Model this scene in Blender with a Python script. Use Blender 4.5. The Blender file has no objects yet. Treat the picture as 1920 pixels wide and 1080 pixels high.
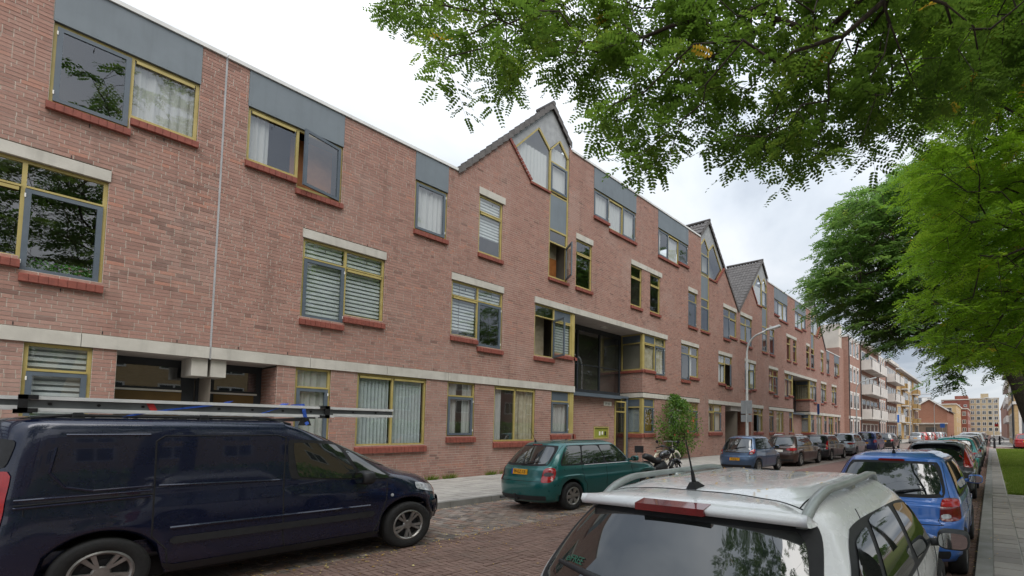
import bpy, math, random
import numpy as np
from mathutils import Vector, Matrix
from mathutils.bvhtree import BVHTree
random.seed(7); rng = np.random.default_rng(7)
S = bpy.context.scene
COL = S.collection
R_ = math.radians

# ------------------------------------------------------------------ camera
H_EYE = 1.65
YAW, PIT, ROL = R_(32.522), R_(3.151), R_(.216)
FPX, CX, CY = 899.05, 1284.58, 757.13          # focal length and principal point of the 1920 px photograph
cf = np.array([-math.sin(YAW)*math.cos(PIT), math.cos(YAW)*math.cos(PIT), math.sin(PIT)])
cr0 = np.array([math.cos(YAW), math.sin(YAW), 0.]); cu0 = np.cross(cr0, cf)
cr = cr0*math.cos(ROL)+cu0*math.sin(ROL); cu = -cr0*math.sin(ROL)+cu0*math.cos(ROL)
cam_d = bpy.data.cameras.new('camera'); cam = bpy.data.objects.new('camera', cam_d); COL.objects.link(cam)
cam.matrix_world = Matrix(((cr[0], cu[0], -cf[0], 0), (cr[1], cu[1], -cf[1], 0), (cr[2], cu[2], -cf[2], H_EYE), (0, 0, 0, 1)))
cam_d.sensor_width = 36; cam_d.sensor_fit = 'HORIZONTAL'; cam_d.lens = FPX*36/1920
cam_d.shift_x = (960-CX)/1920; cam_d.shift_y = (CY-540)/1920
cam_d.clip_start = .05; cam_d.clip_end = 3000
S.camera = cam
S.render.resolution_x, S.render.resolution_y = 1024, 576
S.render.engine = 'CYCLES'
S.view_settings.view_transform = 'Standard'; S.view_settings.look = 'None'
S.view_settings.exposure = 0.0; S.view_settings.gamma = 1.0
S.cycles.max_bounces = 8; S.cycles.transparent_max_bounces = 12; S.cycles.use_denoising = True
S.cycles.caustics_reflective = False; S.cycles.caustics_refractive = False

# ------------------------------------------------------------------ sky and sun: bright overcast with a bluish break to the north
SUN_EL, SUN_AZ = 52, 118      # degrees; azimuth measured from +Y towards +X
world = bpy.data.worlds.new('World'); S.world = world; world.use_nodes = True
wn = world.node_tree.nodes; wl = world.node_tree.links
for n in list(wn): wn.remove(n)
out = wn.new('ShaderNodeOutputWorld'); bg = wn.new('ShaderNodeBackground'); bg.inputs[1].default_value = 1.0
sky = wn.new('ShaderNodeTexSky'); sky.sky_type = 'NISHITA'; sky.sun_disc = False
sky.sun_elevation = R_(SUN_EL); sky.sun_rotation = R_(SUN_AZ); sky.air_density = 1.2; sky.dust_density = 2.5
skm = wn.new('ShaderNodeVectorMath'); skm.operation = 'SCALE'; skm.inputs['Scale'].default_value = .10
wl.new(sky.outputs[0], skm.inputs[0])
tc = wn.new('ShaderNodeTexCoord'); sep = wn.new('ShaderNodeSeparateXYZ'); wl.new(tc.outputs['Generated'], sep.inputs[0])
zz = wn.new('ShaderNodeMath'); zz.operation = 'MAXIMUM'; wl.new(sep.outputs[2], zz.inputs[0]); zz.inputs[1].default_value = .0
den = wn.new('ShaderNodeMath'); den.operation = 'ADD'; wl.new(zz.outputs[0], den.inputs[0]); den.inputs[1].default_value = .22
inv = wn.new('ShaderNodeMath'); inv.operation = 'DIVIDE'; inv.inputs[0].default_value = 1; wl.new(den.outputs[0], inv.inputs[1])
pl = wn.new('ShaderNodeVectorMath'); pl.operation = 'SCALE'; wl.new(tc.outputs['Generated'], pl.inputs[0]); wl.new(inv.outputs[0], pl.inputs['Scale'])
mp = wn.new('ShaderNodeMapping'); wl.new(pl.outputs[0], mp.inputs[0]); mp.inputs['Location'].default_value = (.0, .0, .0); mp.inputs['Scale'].default_value = (.88, .88, .4)
nz = wn.new('ShaderNodeTexNoise'); nz.inputs['Scale'].default_value = 1.0; nz.inputs['Detail'].default_value = 7; nz.inputs['Roughness'].default_value = .52; nz.inputs['Distortion'].default_value = .35
wl.new(mp.outputs[0], nz.inputs['Vector'])
rp = wn.new('ShaderNodeValToRGB'); wl.new(nz.outputs['Fac'], rp.inputs[0])
e = rp.color_ramp.elements; e[0].position = .38; e[0].color = (.38, .43, .51, 1); e[1].position = .66; e[1].color = (.93, .945, .965, 1)
e2 = rp.color_ramp.elements.new(.49); e2.color = (.64, .69, .75, 1)
# an overcast sky is brighter overhead than at the horizon
z2 = wn.new('ShaderNodeMath'); z2.operation = 'MULTIPLY'; wl.new(zz.outputs[0], z2.inputs[0]); wl.new(zz.outputs[0], z2.inputs[1])
zg = wn.new('ShaderNodeMath'); zg.operation = 'MULTIPLY_ADD'; wl.new(z2.outputs[0], zg.inputs[0]); zg.inputs[1].default_value = .95; zg.inputs[2].default_value = .66
cl = wn.new('ShaderNodeVectorMath'); cl.operation = 'SCALE'; wl.new(rp.outputs[0], cl.inputs[0]); wl.new(zg.outputs[0], cl.inputs['Scale'])
mx = wn.new('ShaderNodeMix'); mx.data_type = 'RGBA'; mx.inputs['Factor'].default_value = .90
wl.new(skm.outputs[0], mx.inputs['A']); wl.new(cl.outputs[0], mx.inputs['B'])
wl.new(mx.outputs['Result'], bg.inputs[0]); wl.new(bg.outputs[0], out.inputs[0])
WORLD_STRENGTH = bg.inputs[1]; WORLD_STRENGTH.default_value = 1.0
sl = bpy.data.lights.new('sun', 'SUN'); sl.energy = 1.5; sl.angle = R_(50); sl.color = (1, .96, .9)
sun = bpy.data.objects.new('sun', sl); COL.objects.link(sun)
sd = Vector((math.sin(R_(SUN_AZ))*math.cos(R_(SUN_EL)), math.cos(R_(SUN_AZ))*math.cos(R_(SUN_EL)), math.sin(R_(SUN_EL))))
sun.rotation_euler = sd.to_track_quat('Z', 'Y').to_euler()
S.view_settings.exposure = .70

# ------------------------------------------------------------------ helpers
def lin(h):
    if isinstance(h, str):
        v = [int(h[i:i+2], 16)/255 for i in (0, 2, 4)]
    else: v = [c/255 for c in h]
    return tuple(c/12.92 if c <= .04045 else ((c+.055)/1.055)**2.4 for c in v)

def tag(o, label=None, cat=None, group=None, kind=None):
    if label: o['label'] = label
    if cat: o['category'] = cat
    if group: o['group'] = group
    if kind: o['kind'] = kind
    return o

def empty(name, loc=(0, 0, 0), rz=0, parent=None):
    o = bpy.data.objects.new(name, None); COL.objects.link(o); o.location = loc; o.rotation_euler = (0, 0, rz)
    o.empty_display_size = .1
    if parent: o.parent = parent
    return o

def link(name, me, mat=None, parent=None):
    o = bpy.data.objects.new(name, me); COL.objects.link(o)
    if mat is not None and len(me.materials) == 0: me.materials.append(mat)
    if parent: o.parent = parent
    return o

class MB:
    def __init__(s): s.v = []; s.f = []
    def add(s, vs, fs):
        b = len(s.v); s.v.extend([tuple(map(float, p)) for p in vs]); s.f.extend([tuple(i+b for i in f) for f in fs])
    def box(s, x0, x1, y0, y1, z0, z1):
        if x1 < x0: x0, x1 = x1, x0
        if y1 < y0: y0, y1 = y1, y0
        s.add([(x0,y0,z0),(x1,y0,z0),(x1,y1,z0),(x0,y1,z0),(x0,y0,z1),(x1,y0,z1),(x1,y1,z1),(x0,y1,z1)],
              [(3,2,1,0),(4,5,6,7),(0,1,5,4),(1,2,6,5),(2,3,7,6),(3,0,4,7)])
    def hexa(s, p):   # 8 points: bottom ring 0-3, top ring 4-7
        s.add(p, [(3,2,1,0),(4,5,6,7),(0,1,5,4),(1,2,6,5),(2,3,7,6),(3,0,4,7)])
    def quad(s, a, b, c, d): s.add([a, b, c, d], [(0,1,2,3)])
    def tube(s, pts, rad, n=8, cap=True):
        pts = [np.array(p, float) for p in pts]; m = len(pts)
        rad = [rad]*m if np.isscalar(rad) else list(rad)
        up = np.array([0.13, .21, 1.]); rings = []
        prev = None
        for i, p in enumerate(pts):
            d = pts[min(i+1, m-1)]-pts[max(i-1, 0)]; d = d/(np.linalg.norm(d)+1e-9)
            if prev is None:
                a = np.cross(d, up)
                if np.linalg.norm(a) < .05: a = np.cross(d, np.array([1., 0, 0]))
            else: a = prev-d*np.dot(prev, d)
            a = a/(np.linalg.norm(a)+1e-9); prev = a; b = np.cross(d, a)
            rings.append([p+rad[i]*(a*math.cos(2*math.pi*k/n)+b*math.sin(2*math.pi*k/n)) for k in range(n)])
        vs = [q for r in rings for q in r]; fs = []
        for i in range(m-1):
            for k in range(n):
                fs.append((i*n+k, i*n+(k+1) % n, (i+1)*n+(k+1) % n, (i+1)*n+k))
        if cap: fs.append(tuple(range(n-1, -1, -1))); fs.append(tuple((m-1)*n+k for k in range(n)))
        s.add(vs, fs)
    def lathe(s, prof, n=32, axis='y', c=(0, 0, 0)):   # prof: list of (radius, axial)
        vs = []; fs = []
        for r, a in prof:
            for k in range(n):
                t = 2*math.pi*k/n; u, w = r*math.cos(t), r*math.sin(t)
                p = (u, a, w) if axis == 'y' else ((u, w, a) if axis == 'z' else (a, u, w))
                vs.append((p[0]+c[0], p[1]+c[1], p[2]+c[2]))
        for i in range(len(prof)-1):
            for k in range(n): fs.append((i*n+k, i*n+(k+1) % n, (i+1)*n+(k+1) % n, (i+1)*n+k))
        s.add(vs, fs)
    def mesh(s, name, smooth=False):
        me = bpy.data.meshes.new(name); me.from_pydata(s.v, [], s.f)
        if smooth: me.polygons.foreach_set('use_smooth', [True]*len(me.polygons))
        me.update(); return me
    def build(s, name, mat=None, parent=None, smooth=False):
        return link(name, s.mesh(name, smooth), mat, parent)

def fast_mesh(name, V, F, smooth=False):
    """V (n,3), F (m,k) all faces with k corners"""
    V = np.ascontiguousarray(V, dtype=np.float32); F = np.ascontiguousarray(F, dtype=np.int32)
    me = bpy.data.meshes.new(name); m, k = F.shape
    me.vertices.add(len(V)); me.vertices.foreach_set('co', V.ravel())
    me.loops.add(m*k); me.loops.foreach_set('vertex_index', F.ravel())
    me.polygons.add(m); me.polygons.foreach_set('loop_start', np.arange(0, m*k, k, dtype=np.int32))
    me.polygons.foreach_set('loop_total', np.full(m, k, dtype=np.int32))
    me.polygons.foreach_set('use_smooth', np.full(m, smooth, dtype=bool))
    me.update(calc_edges=True); return me

def set_attr(me, name, vals):
    a = me.attributes.new(name, 'FLOAT', 'POINT'); a.data.foreach_set('value', np.ascontiguousarray(vals, dtype=np.float32))

# ------------------------------------------------------------------ materials
MAT = {}
def newmat(name):
    m = bpy.data.materials.new(name); m.use_nodes = True; nt = m.node_tree
    b = nt.nodes['Principled BSDF']; MAT[name] = m
    return m, nt, b
def mixc(nt, fac, a, b, bt='MIX'):
    x = nt.nodes.new('ShaderNodeMix'); x.data_type = 'RGBA'; x.blend_type = bt
    for key, v in (('Factor', fac), ('A', a), ('B', b)):
        if hasattr(v, 'links') or hasattr(v, 'is_linked'): nt.links.new(v, x.inputs[key])
        elif key == 'Factor': x.inputs[key].default_value = v
        else: x.inputs[key].default_value = (*v[:3], 1)
    return x.outputs['Result']
def noise(nt, scale, detail=4, rough=.55, vec=None, dist=0):
    t = nt.nodes.new('ShaderNodeTexNoise'); t.inputs['Scale'].default_value = scale; t.inputs['Detail'].default_value = detail
    t.inputs['Roughness'].default_value = rough; t.inputs['Distortion'].default_value = dist
    if vec is None:
        g = nt.nodes.get('GEO') or nt.nodes.new('ShaderNodeNewGeometry'); g.name = 'GEO'; vec = g.outputs['Position']
    nt.links.new(vec, t.inputs['Vector']); return t.outputs['Fac']
def ramp(nt, fac, stops):
    r = nt.nodes.new('ShaderNodeValToRGB'); nt.links.new(fac, r.inputs[0]); el = r.color_ramp.elements
    while len(el) < len(stops): el.new(.5)
    for x, (p, c) in zip(el, stops):
        x.position = p; x.color = (*(c if not np.isscalar(c) else (c, c, c))[:3], 1)
    return r.outputs[0]
def bump(nt, b, h, strength=.3, dist=.01):
    n = nt.nodes.new('ShaderNodeBump'); n.inputs['Strength'].default_value = strength; n.inputs['Distance'].default_value = dist
    nt.links.new(h, n.inputs['Height']); nt.links.new(n.outputs[0], b.inputs['Normal'])
def streaks(nt, sx, sz, p0, p1, amt, ofs=0.):
    g = nt.nodes.get('GEO') or nt.nodes.new('ShaderNodeNewGeometry'); g.name = 'GEO'
    mp_ = nt.nodes.new('ShaderNodeMapping'); nt.links.new(g.outputs['Position'], mp_.inputs[0]); mp_.inputs['Scale'].default_value = (sx, sx, sz); mp_.inputs['Location'].default_value = (sx*3.7, ofs, 0)
    return ramp(nt, noise(nt, 1.6, 5, .6, vec=mp_.outputs[0], dist=.3), [(p0, 0.), (p1, amt)])
def M(name, c1, c2=None, scale=6., rough=.6, metal=0., bmp=0., spec=.5, coat=0., bscale=None, local=False, streak=0.):
    """plain procedural material: two tones mixed by noise, optional relief"""
    m, nt, b = newmat(name)
    c2 = c2 or tuple(x*.8 for x in c1)
    vec = None
    if local:
        tcn = nt.nodes.new('ShaderNodeTexCoord'); vec = tcn.outputs['Object']
    cc = mixc(nt, ramp(nt, noise(nt, scale, vec=vec), [(.35, 0.), (.65, 1.)]), c1, c2)
    if streak: cc = mixc(nt, streaks(nt, 3.5, .35, .50, .78, streak), cc, tuple(x*.45 for x in c1)); cc = mixc(nt, ramp(nt, noise(nt, 1.7, 6, .7), [(.5, 0.), (.8, streak)]), cc, tuple(x*.6 for x in c1))
    nt.links.new(cc, b.inputs['Base Color'])
    b.inputs['Roughness'].default_value = rough; b.inputs['Metallic'].default_value = metal
    b.inputs['Specular IOR Level'].default_value = spec; b.inputs['Coat Weight'].default_value = coat
    if bmp: bump(nt, b, noise(nt, bscale or scale*8, 3, vec=vec), bmp)
    return m
YELLOW = M('yellow_frame', lin('b0a064'), lin('a39357'), 3, .5, bmp=.05, streak=.25)
GREYF = M('grey_frame', lin('59636d'), lin('515b65'), 3, .45)
SLATE = M('slate_panel', lin('707980'), lin('687178'), 1.2, .55, bmp=.04, bscale=40, streak=.25)
DARKF = M('dark_frame', lin('33373c'), lin('2b2f34'), 3, .5)
CONC = M('pale_concrete', lin('c2beb5'), lin('b3afa6'), 2.2, .8, bmp=.12, bscale=60, streak=.45)
CONC2 = M('ceiling_board', lin('b4aca6'), lin('a69e98'), 1.2, .85)
SILLM = M('sill_tile', lin('8c4b3e'), lin('783f34'), 9, .7, bmp=.3, bscale=30, streak=.35)
FASCIA = M('white_fascia', lin('dcdcda'), lin('cccccb'), 2, .5)
ZINC = M('gable_cladding', lin('a2a4a5'), lin('919395'), 5, .6, bmp=.15, bscale=60, streak=.3)
DTILE = M('roof_tile_dark', lin('64605e'), lin('524e4c'), 4, .65, bmp=.25, bscale=30)
JOINT = M('sealant', lin('a8a9ab'), None, 4, .8)
BLACKM = M('black_rubber', lin('17181a'), lin('1e1f21'), 12, .8)
PLASTIC = M('black_plastic', lin('25272a'), lin('1d1f22'), 20, .55, bmp=.08, bscale=300)
WHITEM = M('white_paint', lin('e6e4df'), lin('d6d4cf'), 3, .5)
BROWNP = M('brown_panel', lin('6b5329'), lin('5f4923'), 2, .6)
INTERIOR = M('interior_wall', lin('8d8478'), lin('756d63'), .7, .9)
NET = None

m, nt, b = newmat('net_curtain'); NET = m
b.inputs['Base Color'].default_value = (*lin('e9e5e2'), 1); b.inputs['Roughness'].default_value = .9
tr = nt.nodes.new('ShaderNodeBsdfTranslucent'); tr.inputs[0].default_value = (.8, .78, .76, 1)
ms = nt.nodes.new('ShaderNodeMixShader'); ms.inputs[0].default_value = .35
o_ = nt.nodes['Material Output']; nt.links.new(b.outputs[0], ms.inputs[1]); nt.links.new(tr.outputs[0], ms.inputs[2]); nt.links.new(ms.outputs[0], o_.inputs[0])
BEIGE = M('beige_curtain', lin('cfc3ab'), lin('b6a88e'), 5, .9)
GOLDC = M('gold_curtain', lin('8c6a2c'), lin('6d5020'), 5, .9)
SLATB = M('blind_slat', lin('ccd3d3'), lin('bcc4c5'), 5, .7)
ZEBRA = M('blind_cloth', lin('e2e4e4'), lin('d4d7d8'), 5, .8)

def glass(name, tint=(.88, .92, .92), ior=.12):
    m, nt, b = newmat(name); nt.nodes.remove(b)
    t = nt.nodes.new('ShaderNodeBsdfTransparent'); t.inputs[0].default_value = (*tint, 1)
    g = nt.nodes.new('ShaderNodeBsdfGlossy'); g.inputs['Roughness'].default_value = .004; g.inputs[0].default_value = (.96, .97, 1, 1)
    lw_ = nt.nodes.new('ShaderNodeLayerWeight'); lw_.inputs[0].default_value = .5      # symmetric facing term: light passes both ways
    pw = nt.nodes.new('ShaderNodeMath'); pw.operation = 'POWER'; nt.links.new(lw_.outputs['Facing'], pw.inputs[0]); pw.inputs[1].default_value = 4.
    f = nt.nodes.new('ShaderNodeMath'); f.operation = 'MULTIPLY_ADD'; nt.links.new(pw.outputs[0], f.inputs[0]); f.inputs[1].default_value = 1-ior; f.inputs[2].default_value = ior
    bn = nt.nodes.new('ShaderNodeBump'); bn.inputs['Strength'].default_value = .02; bn.inputs['Distance'].default_value = .02
    nt.links.new(noise(nt, 1.6, 2), bn.inputs['Height']); nt.links.new(bn.outputs[0], g.inputs['Normal'])
    x = nt.nodes.new('ShaderNodeMixShader'); nt.links.new(f.outputs[0], x.inputs[0]); nt.links.new(t.outputs[0], x.inputs[1]); nt.links.new(g.outputs[0], x.inputs[2])
    nt.links.new(x.outputs[0], nt.nodes['Material Output'].inputs[0]); return m
PANE = glass('window_glass', ior=.15)
PANED = glass('dark_glass', (.55, .58, .6), .17)

BRTONES = [(0., lin('7a6058')), (.2, lin('907268')), (.45, lin('9f7c71')), (.7, lin('a88579')), (.88, lin('b0806f')), (1., lin('97837a'))]
def brick_mat(name, src):
    m, nt, b = newmat(name)
    if src == 'attr':
        a = nt.nodes.new('ShaderNodeAttribute'); a.attribute_name = 'tone'; fac = a.outputs['Fac']
    else:
        a = nt.nodes.new('ShaderNodeObjectInfo'); fac = a.outputs['Random']
    c = ramp(nt, fac, BRTONES)
    c = mixc(nt, ramp(nt, noise(nt, 45, 3), [(.4, 0.), (.75, .5)]), c, lin('86625a'))
    c = mixc(nt, ramp(nt, noise(nt, .55, 5, .65), [(.5, 0.), (.75, .34)]), c, lin('b5a39a'))     # lime bloom in patches
    c = mixc(nt, ramp(nt, noise(nt, .9, 4, .6, dist=.6), [(.58, 0.), (.80, .18)]), c, lin('7d5f56'))
    c = mixc(nt, streaks(nt, 2.2, .14, .56, .80, .42), c, lin('5f4a43'))     # rain streaks
    c = mixc(nt, streaks(nt, 1.1, .10, .60, .85, .30), c, lin('b9aca4'))
    nt.links.new(c, b.inputs['Base Color']); b.inputs['Roughness'].default_value = .88; b.inputs['Specular IOR Level'].default_value = .25
    bump(nt, b, noise(nt, 90, 4, .7), .25, .003); return m
BRICK = brick_mat('brick_field', 'attr'); BRICK1 = brick_mat('brick_single', 'obj')
MORTAR = M('mortar', lin('c9c1b6'), lin('b7aea2'), 1.5, .95, bmp=.3, bscale=120)

def brick_tex(name, c1, c2, mort, w=.235, h=.077, axis='yz', msize=.012, off=.5):
    """brick pattern for walls too far away to tell the bricks apart"""
    m, nt, b = newmat(name)
    g = nt.nodes.new('ShaderNodeNewGeometry'); sp = nt.nodes.new('ShaderNodeSeparateXYZ'); nt.links.new(g.outputs['Position'], sp.inputs[0])
    cb = nt.nodes.new('ShaderNodeCombineXYZ'); ix = {'x': 0, 'y': 1, 'z': 2}
    if axis == 'xyz':
        ad = nt.nodes.new('ShaderNodeMath'); nt.links.new(sp.outputs[0], ad.inputs[0]); nt.links.new(sp.outputs[1], ad.inputs[1]); nt.links.new(ad.outputs[0], cb.inputs[0]); nt.links.new(sp.outputs[2], cb.inputs[1])
    else:
        nt.links.new(sp.outputs[ix[axis[0]]], cb.inputs[0]); nt.links.new(sp.outputs[ix[axis[1]]], cb.inputs[1])
    t = nt.nodes.new('ShaderNodeTexBrick'); nt.links.new(cb.outputs[0], t.inputs['Vector'])
    t.inputs['Color1'].default_value = (*c1, 1); t.inputs['Color2'].default_value = (*c2, 1); t.inputs['Mortar'].default_value = (*mort, 1)
    t.inputs['Scale'].default_value = 1; t.inputs['Mortar Size'].default_value = msize/2; t.inputs['Brick Width'].default_value = w; t.inputs['Row Height'].default_value = h
    t.inputs['Mortar Smooth'].default_value = .3; t.offset = off
    c = mixc(nt, ramp(nt, noise(nt, .6, 4), [(.45, 0.), (.75, .35)]), t.outputs['Color'], tuple(x*.7 for x in c1))
    nt.links.new(c, b.inputs['Base Color']); b.inputs['Roughness'].default_value = .9; b.inputs['Specular IOR Level'].default_value = .25
    bump(nt, b, t.outputs['Fac'], -.4, .006); return m
# ------------------------------------------------------------------ ground, road, pavements
def attr_mat(name, stops, dirt, rough=.9, bs=.4):
    m, nt, b = newmat(name); a = nt.nodes.new('ShaderNodeAttribute'); a.attribute_name = 'tone'
    oi = nt.nodes.new('ShaderNodeObjectInfo'); mm = nt.nodes.new('ShaderNodeMath'); mm.operation = 'ADD'
    fr = nt.nodes.new('ShaderNodeMath'); fr.operation = 'FRACT'
    nt.links.new(a.outputs['Fac'], mm.inputs[0]); nt.links.new(oi.outputs['Random'], mm.inputs[1]); nt.links.new(mm.outputs[0], fr.inputs[0])
    c = ramp(nt, fr.outputs[0], stops)
    c = mixc(nt, ramp(nt, noise(nt, 1.1, 5, .65), [(.46, 0.), (.75, .6)]), c, dirt)
    c = mixc(nt, ramp(nt, noise(nt, 60, 3), [(.5, 0.), (.8, .35)]), c, dirt)
    nt.links.new(c, b.inputs['Base Color']); b.inputs['Roughness'].default_value = rough; b.inputs['Specular IOR Level'].default_value = .3
    bump(nt, b, noise(nt, 120, 3, .7), bs, .003); return m
PAVER = attr_mat('road_clinker', [(0., lin('6f5951')), (.3, lin('7a635a')), (.6, lin('836b61')), (1., lin('76635b'))], lin('67574d'))
PARKS = attr_mat('parking_stone', [(0., lin('6b6460')), (.3, lin('877b72')), (.55, lin('8b7064')), (.8, lin('9a8f86')), (1., lin('5e5956'))], lin('6d6156'))
TILE = attr_mat('pavement_tile', [(0., lin('a09c97')), (.5, lin('aaa6a0')), (1., lin('b3afa8'))], lin('8b867f'), .9, .25)
TILER = attr_mat('path_tile', [(0., lin('87817c')), (.5, lin('938d87')), (1., lin('9d9790'))], lin('756f69'), .9, .25)
KERBM = M('kerb_stone', lin('8b8985'), lin('77756f'), 3, .9, bmp=.3, bscale=90)
SAND = M('joint_sand', lin('6a5f55'), lin('564d45'), 8, 1., bmp=.4, bscale=120)
FARROAD = brick_tex('far_clinker', lin('8a6d66'), lin('735a54'), lin('63544d'), .2, .068, 'xy')
FARPARK = brick_tex('far_parking', lin('8c8078'), lin('786e68'), lin('655b53'), .22, .11, 'xy')
FARTILE = brick_tex('far_tile', lin('a8a49e'), lin('9c9892'), lin('807b75'), .3, .3, 'xy', .008, 0)
PINK = brick_tex('cross_street', lin('a58b86'), lin('957b76'), lin('86746e'), .2, .068, 'xy')
SOIL = M('soil', lin('6c5f49'), lin('564b3a'), 6, 1., bmp=.5, bscale=40)
GRASSG = M('grass_ground', lin('64762f'), lin('6d6a3c'), 1.4, 1., bmp=.5, bscale=60)

g = MB(); g.quad((-900, -400, -.10), (900, -400, -.10), (900, 1500, -.10), (-900, 1500, -.10))
tag(g.build('ground', M('ground_mineral', lin('7d746a'), lin('6f665d'), .2, .95)), kind='structure')

BOXF = np.array([(4,5,6,7),(0,1,5,4),(1,2,6,5),(2,3,7,6),(3,0,4,7)])
def boxes_mesh(name, X0, X1, Y0, Y1, Z0, Z1, tones, chamfer=0.):
    n = len(X0); V = np.empty((n, 8, 3), np.float32)
    for i, (a, c, d) in enumerate(((0,0,0),(1,0,0),(1,1,0),(0,1,0),(0,0,1),(1,0,1),(1,1,1),(0,1,1))):
        k = chamfer if d else 0
        V[:, i, 0] = (X1-k) if a else (X0+k); V[:, i, 1] = (Y1-k) if c else (Y0+k); V[:, i, 2] = Z1 if d else Z0
    F = (BOXF[None]+8*np.arange(n)[:, None, None]).reshape(-1, 4)
    me = fast_mesh(name, V.reshape(-1, 3), F); set_attr(me, 'tone', np.repeat(tones, 8)); return me

def lay(parent, name, rects, z, mat, near=None, n_single=0, gap=.006, jz=.004, depth=.05, fieldname=None, dark=None):
    """lay paving pieces: the ones nearest to a point are objects of their own, the rest one mesh"""
    A = np.array(rects, float)   # x0,x1,y0,y1
    zj = z+rng.normal(0, jz*.5, len(A)); tone = rng.random(len(A))
    order = np.arange(len(A))
    if n_single:
        c = np.c_[(A[:, 0]+A[:, 1])/2, (A[:, 2]+A[:, 3])/2]; dd = np.hypot(c[:, 0]-near[0], (c[:, 1]-near[1])*near[2])
        order = np.argsort(dd); cache = {}
        for i in order[:n_single]:
            w, l = A[i, 1]-A[i, 0]-gap, A[i, 3]-A[i, 2]-gap; key = (round(w, 2), round(l, 2))
            if key not in cache:
                cache[key] = boxes_mesh(name, np.array([-w/2]), np.array([w/2]), np.array([-l/2]), np.array([l/2]), np.array([-depth]), np.array([0.]), np.array([0.]), .004)
            o = link(name, cache[key], mat, parent); o.location = (c[i, 0], c[i, 1], zj[i]); o.rotation_euler = (random.gauss(0, .006), random.gauss(0, .006), random.gauss(0, .006))
        order = order[n_single:]
    A = A[order]
    me = boxes_mesh(fieldname or name+'_field', A[:, 0]+gap/2, A[:, 1]-gap/2, A[:, 2]+gap/2, A[:, 3]-gap/2, zj[order]-depth, zj[order], tone[order], .004)
    return tag(link(fieldname or name+'_field', me, mat, parent), kind='stuff')

XF = -14.32           # facade plane
XK, XP, XR = -9.72, -6.95, -.2   # left kerb face, edge of left parking lane, right kerb face
YN = 18.0
road = MB(); road.quad((XK, -30, -.012), (XR, -30, -.012), (XR, YN, -.012), (XK, YN, -.012))
road = tag(road.build('road', SAND), kind='structure')
rects = []
s_ = .068
for i in range(0, 99):
    for j in range(0, 238):
        c = (i-j) % 6; x, y = XP+i*s_, 1.9+j*s_
        if c == 0: rects.append((x, min(x+3*s_, XR-.02), y, y+s_))
        elif c == 5: rects.append((x, min(x+s_, XR-.02), y, y+3*s_))
rects = [r for r in rects if r[1]-r[0] > .03]
lay(road, 'clinker', rects, 0, PAVER, (-4.9, 4.6, 1.0), 300)
rects = []
for j in range(150):
    y = 1.9+j*.108; o = .11 if j % 2 else 0
    x = XK-.0
    while x < XP-.02:
        x1 = min(x+(.215 if not (x == XK and j % 2) else .108), XP-.005); rects.append((x, x1, y, y+.108)); x = x1
lay(road, 'parking_stone', rects, -.003, PARKS, (-8.0, 5.8, 1.2), 260)
fr_ = MB(); fr_.quad((XP, YN, -.004), (XR, YN, -.004), (XR, 420, -.004), (XP, 420, -.004))
fr_.quad((XP, -30, -.004), (XR, -30, -.004), (XR, 1.9, -.004), (XP, 1.9, -.004)); fr_.build('far_road_surface', FARROAD, road)
fp_ = MB(); fp_.quad((XK, YN, -.004), (XP, YN, -.004), (XP, 420, -.004), (XK, 420, -.004)); fp_.quad((XK, -30, -.004), (XP, -30, -.004), (XP, 1.9, -.004), (XK, 1.9, -.004))
fp_.build('far_parking_surface', FARPARK, road)

pv = MB(); pv.box(XF-3.2, XK-.16, -30, 400, -.09, .108)
pave = tag(pv.build('pavement_left', FARTILE), kind='structure')
rects = [(XF+.0+i*.297, XF+(i+1)*.297, 3+j*.3, 3.3+j*.3) for i in range(15) for j in range(60)]
lay(pave, 'tile', rects, .121, TILE, (-11.8, 8.2, .75), 300, .008, .003, .03)
for j in range(64):
    k = MB(); y0 = 1+j*1.0
    k.hexa([(XK-.155, y0+.004, -.09), (XK, y0+.004, -.09), (XK, y0+.996, -.09), (XK-.155, y0+.996, -.09), (XK-.155, y0+.004, .124), (XK-.02, y0+.004, .118), (XK-.02, y0+.996, .118), (XK-.155, y0+.996, .124)])
    k.build('kerb_stone', KERBM, pave)
k = MB(); k.box(XK-.155, XK, 65, 400, -.09, .118); k.box(XK-.155, XK, -30, 1, -.09, .118); k.build('far_kerb', KERBM, pave)

pr = MB(); pr.box(XR+.18, 6.0, -30, 14.4, -.09, .09); pr.box(XR+.18, .3, 14.4, 52, -.09, .09)
path = tag(pr.build('path_right', FARTILE), kind='structure')
rects = [(XR+.18+i*.3, XR+.48+i*.3, 3.0+j*.3+(.15 if i % 2 else 0), 3.3+j*.3+(.15 if i % 2 else 0)) for i in range(10) for j in range(37)]
lay(path, 'tile', rects, .103, TILER, (.6, 9.5, .35), 220, .012, .006, .03, 'near_tiles')
rects = [(XR+.18, .28, 14.4+j*.3, 14.7+j*.3) for j in range(125)]
lay(path, 'slab', rects, .103, TILER, None, 0, .012, .004, .03, 'far_slabs')
for j in range(50):
    k = MB(); y0 = 2+j; k.hexa([(XR, y0+.004, -.09), (XR+.178, y0+.004, -.09), (XR+.178, y0+.996, -.09), (XR, y0+.996, -.09), (XR+.012, y0+.004, .10), (XR+.178, y0+.004, .106), (XR+.178, y0+.996, .106), (XR+.012, y0+.996, .10)])
    k.build('kerb_stone', KERBM, path)
lw = MB(); lw.box(.3, 14, 14.4, 51.5, -.09, .085)
tag(lw.build('lawn', GRASSG), kind='structure')
cs = MB(); cs.quad((XR, 52.2, .02), (40, 52.2, .02), (40, 58.5, .02), (XR, 58.5, .02)); tag(cs.build('cross_street', PINK), kind='structure')
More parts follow.
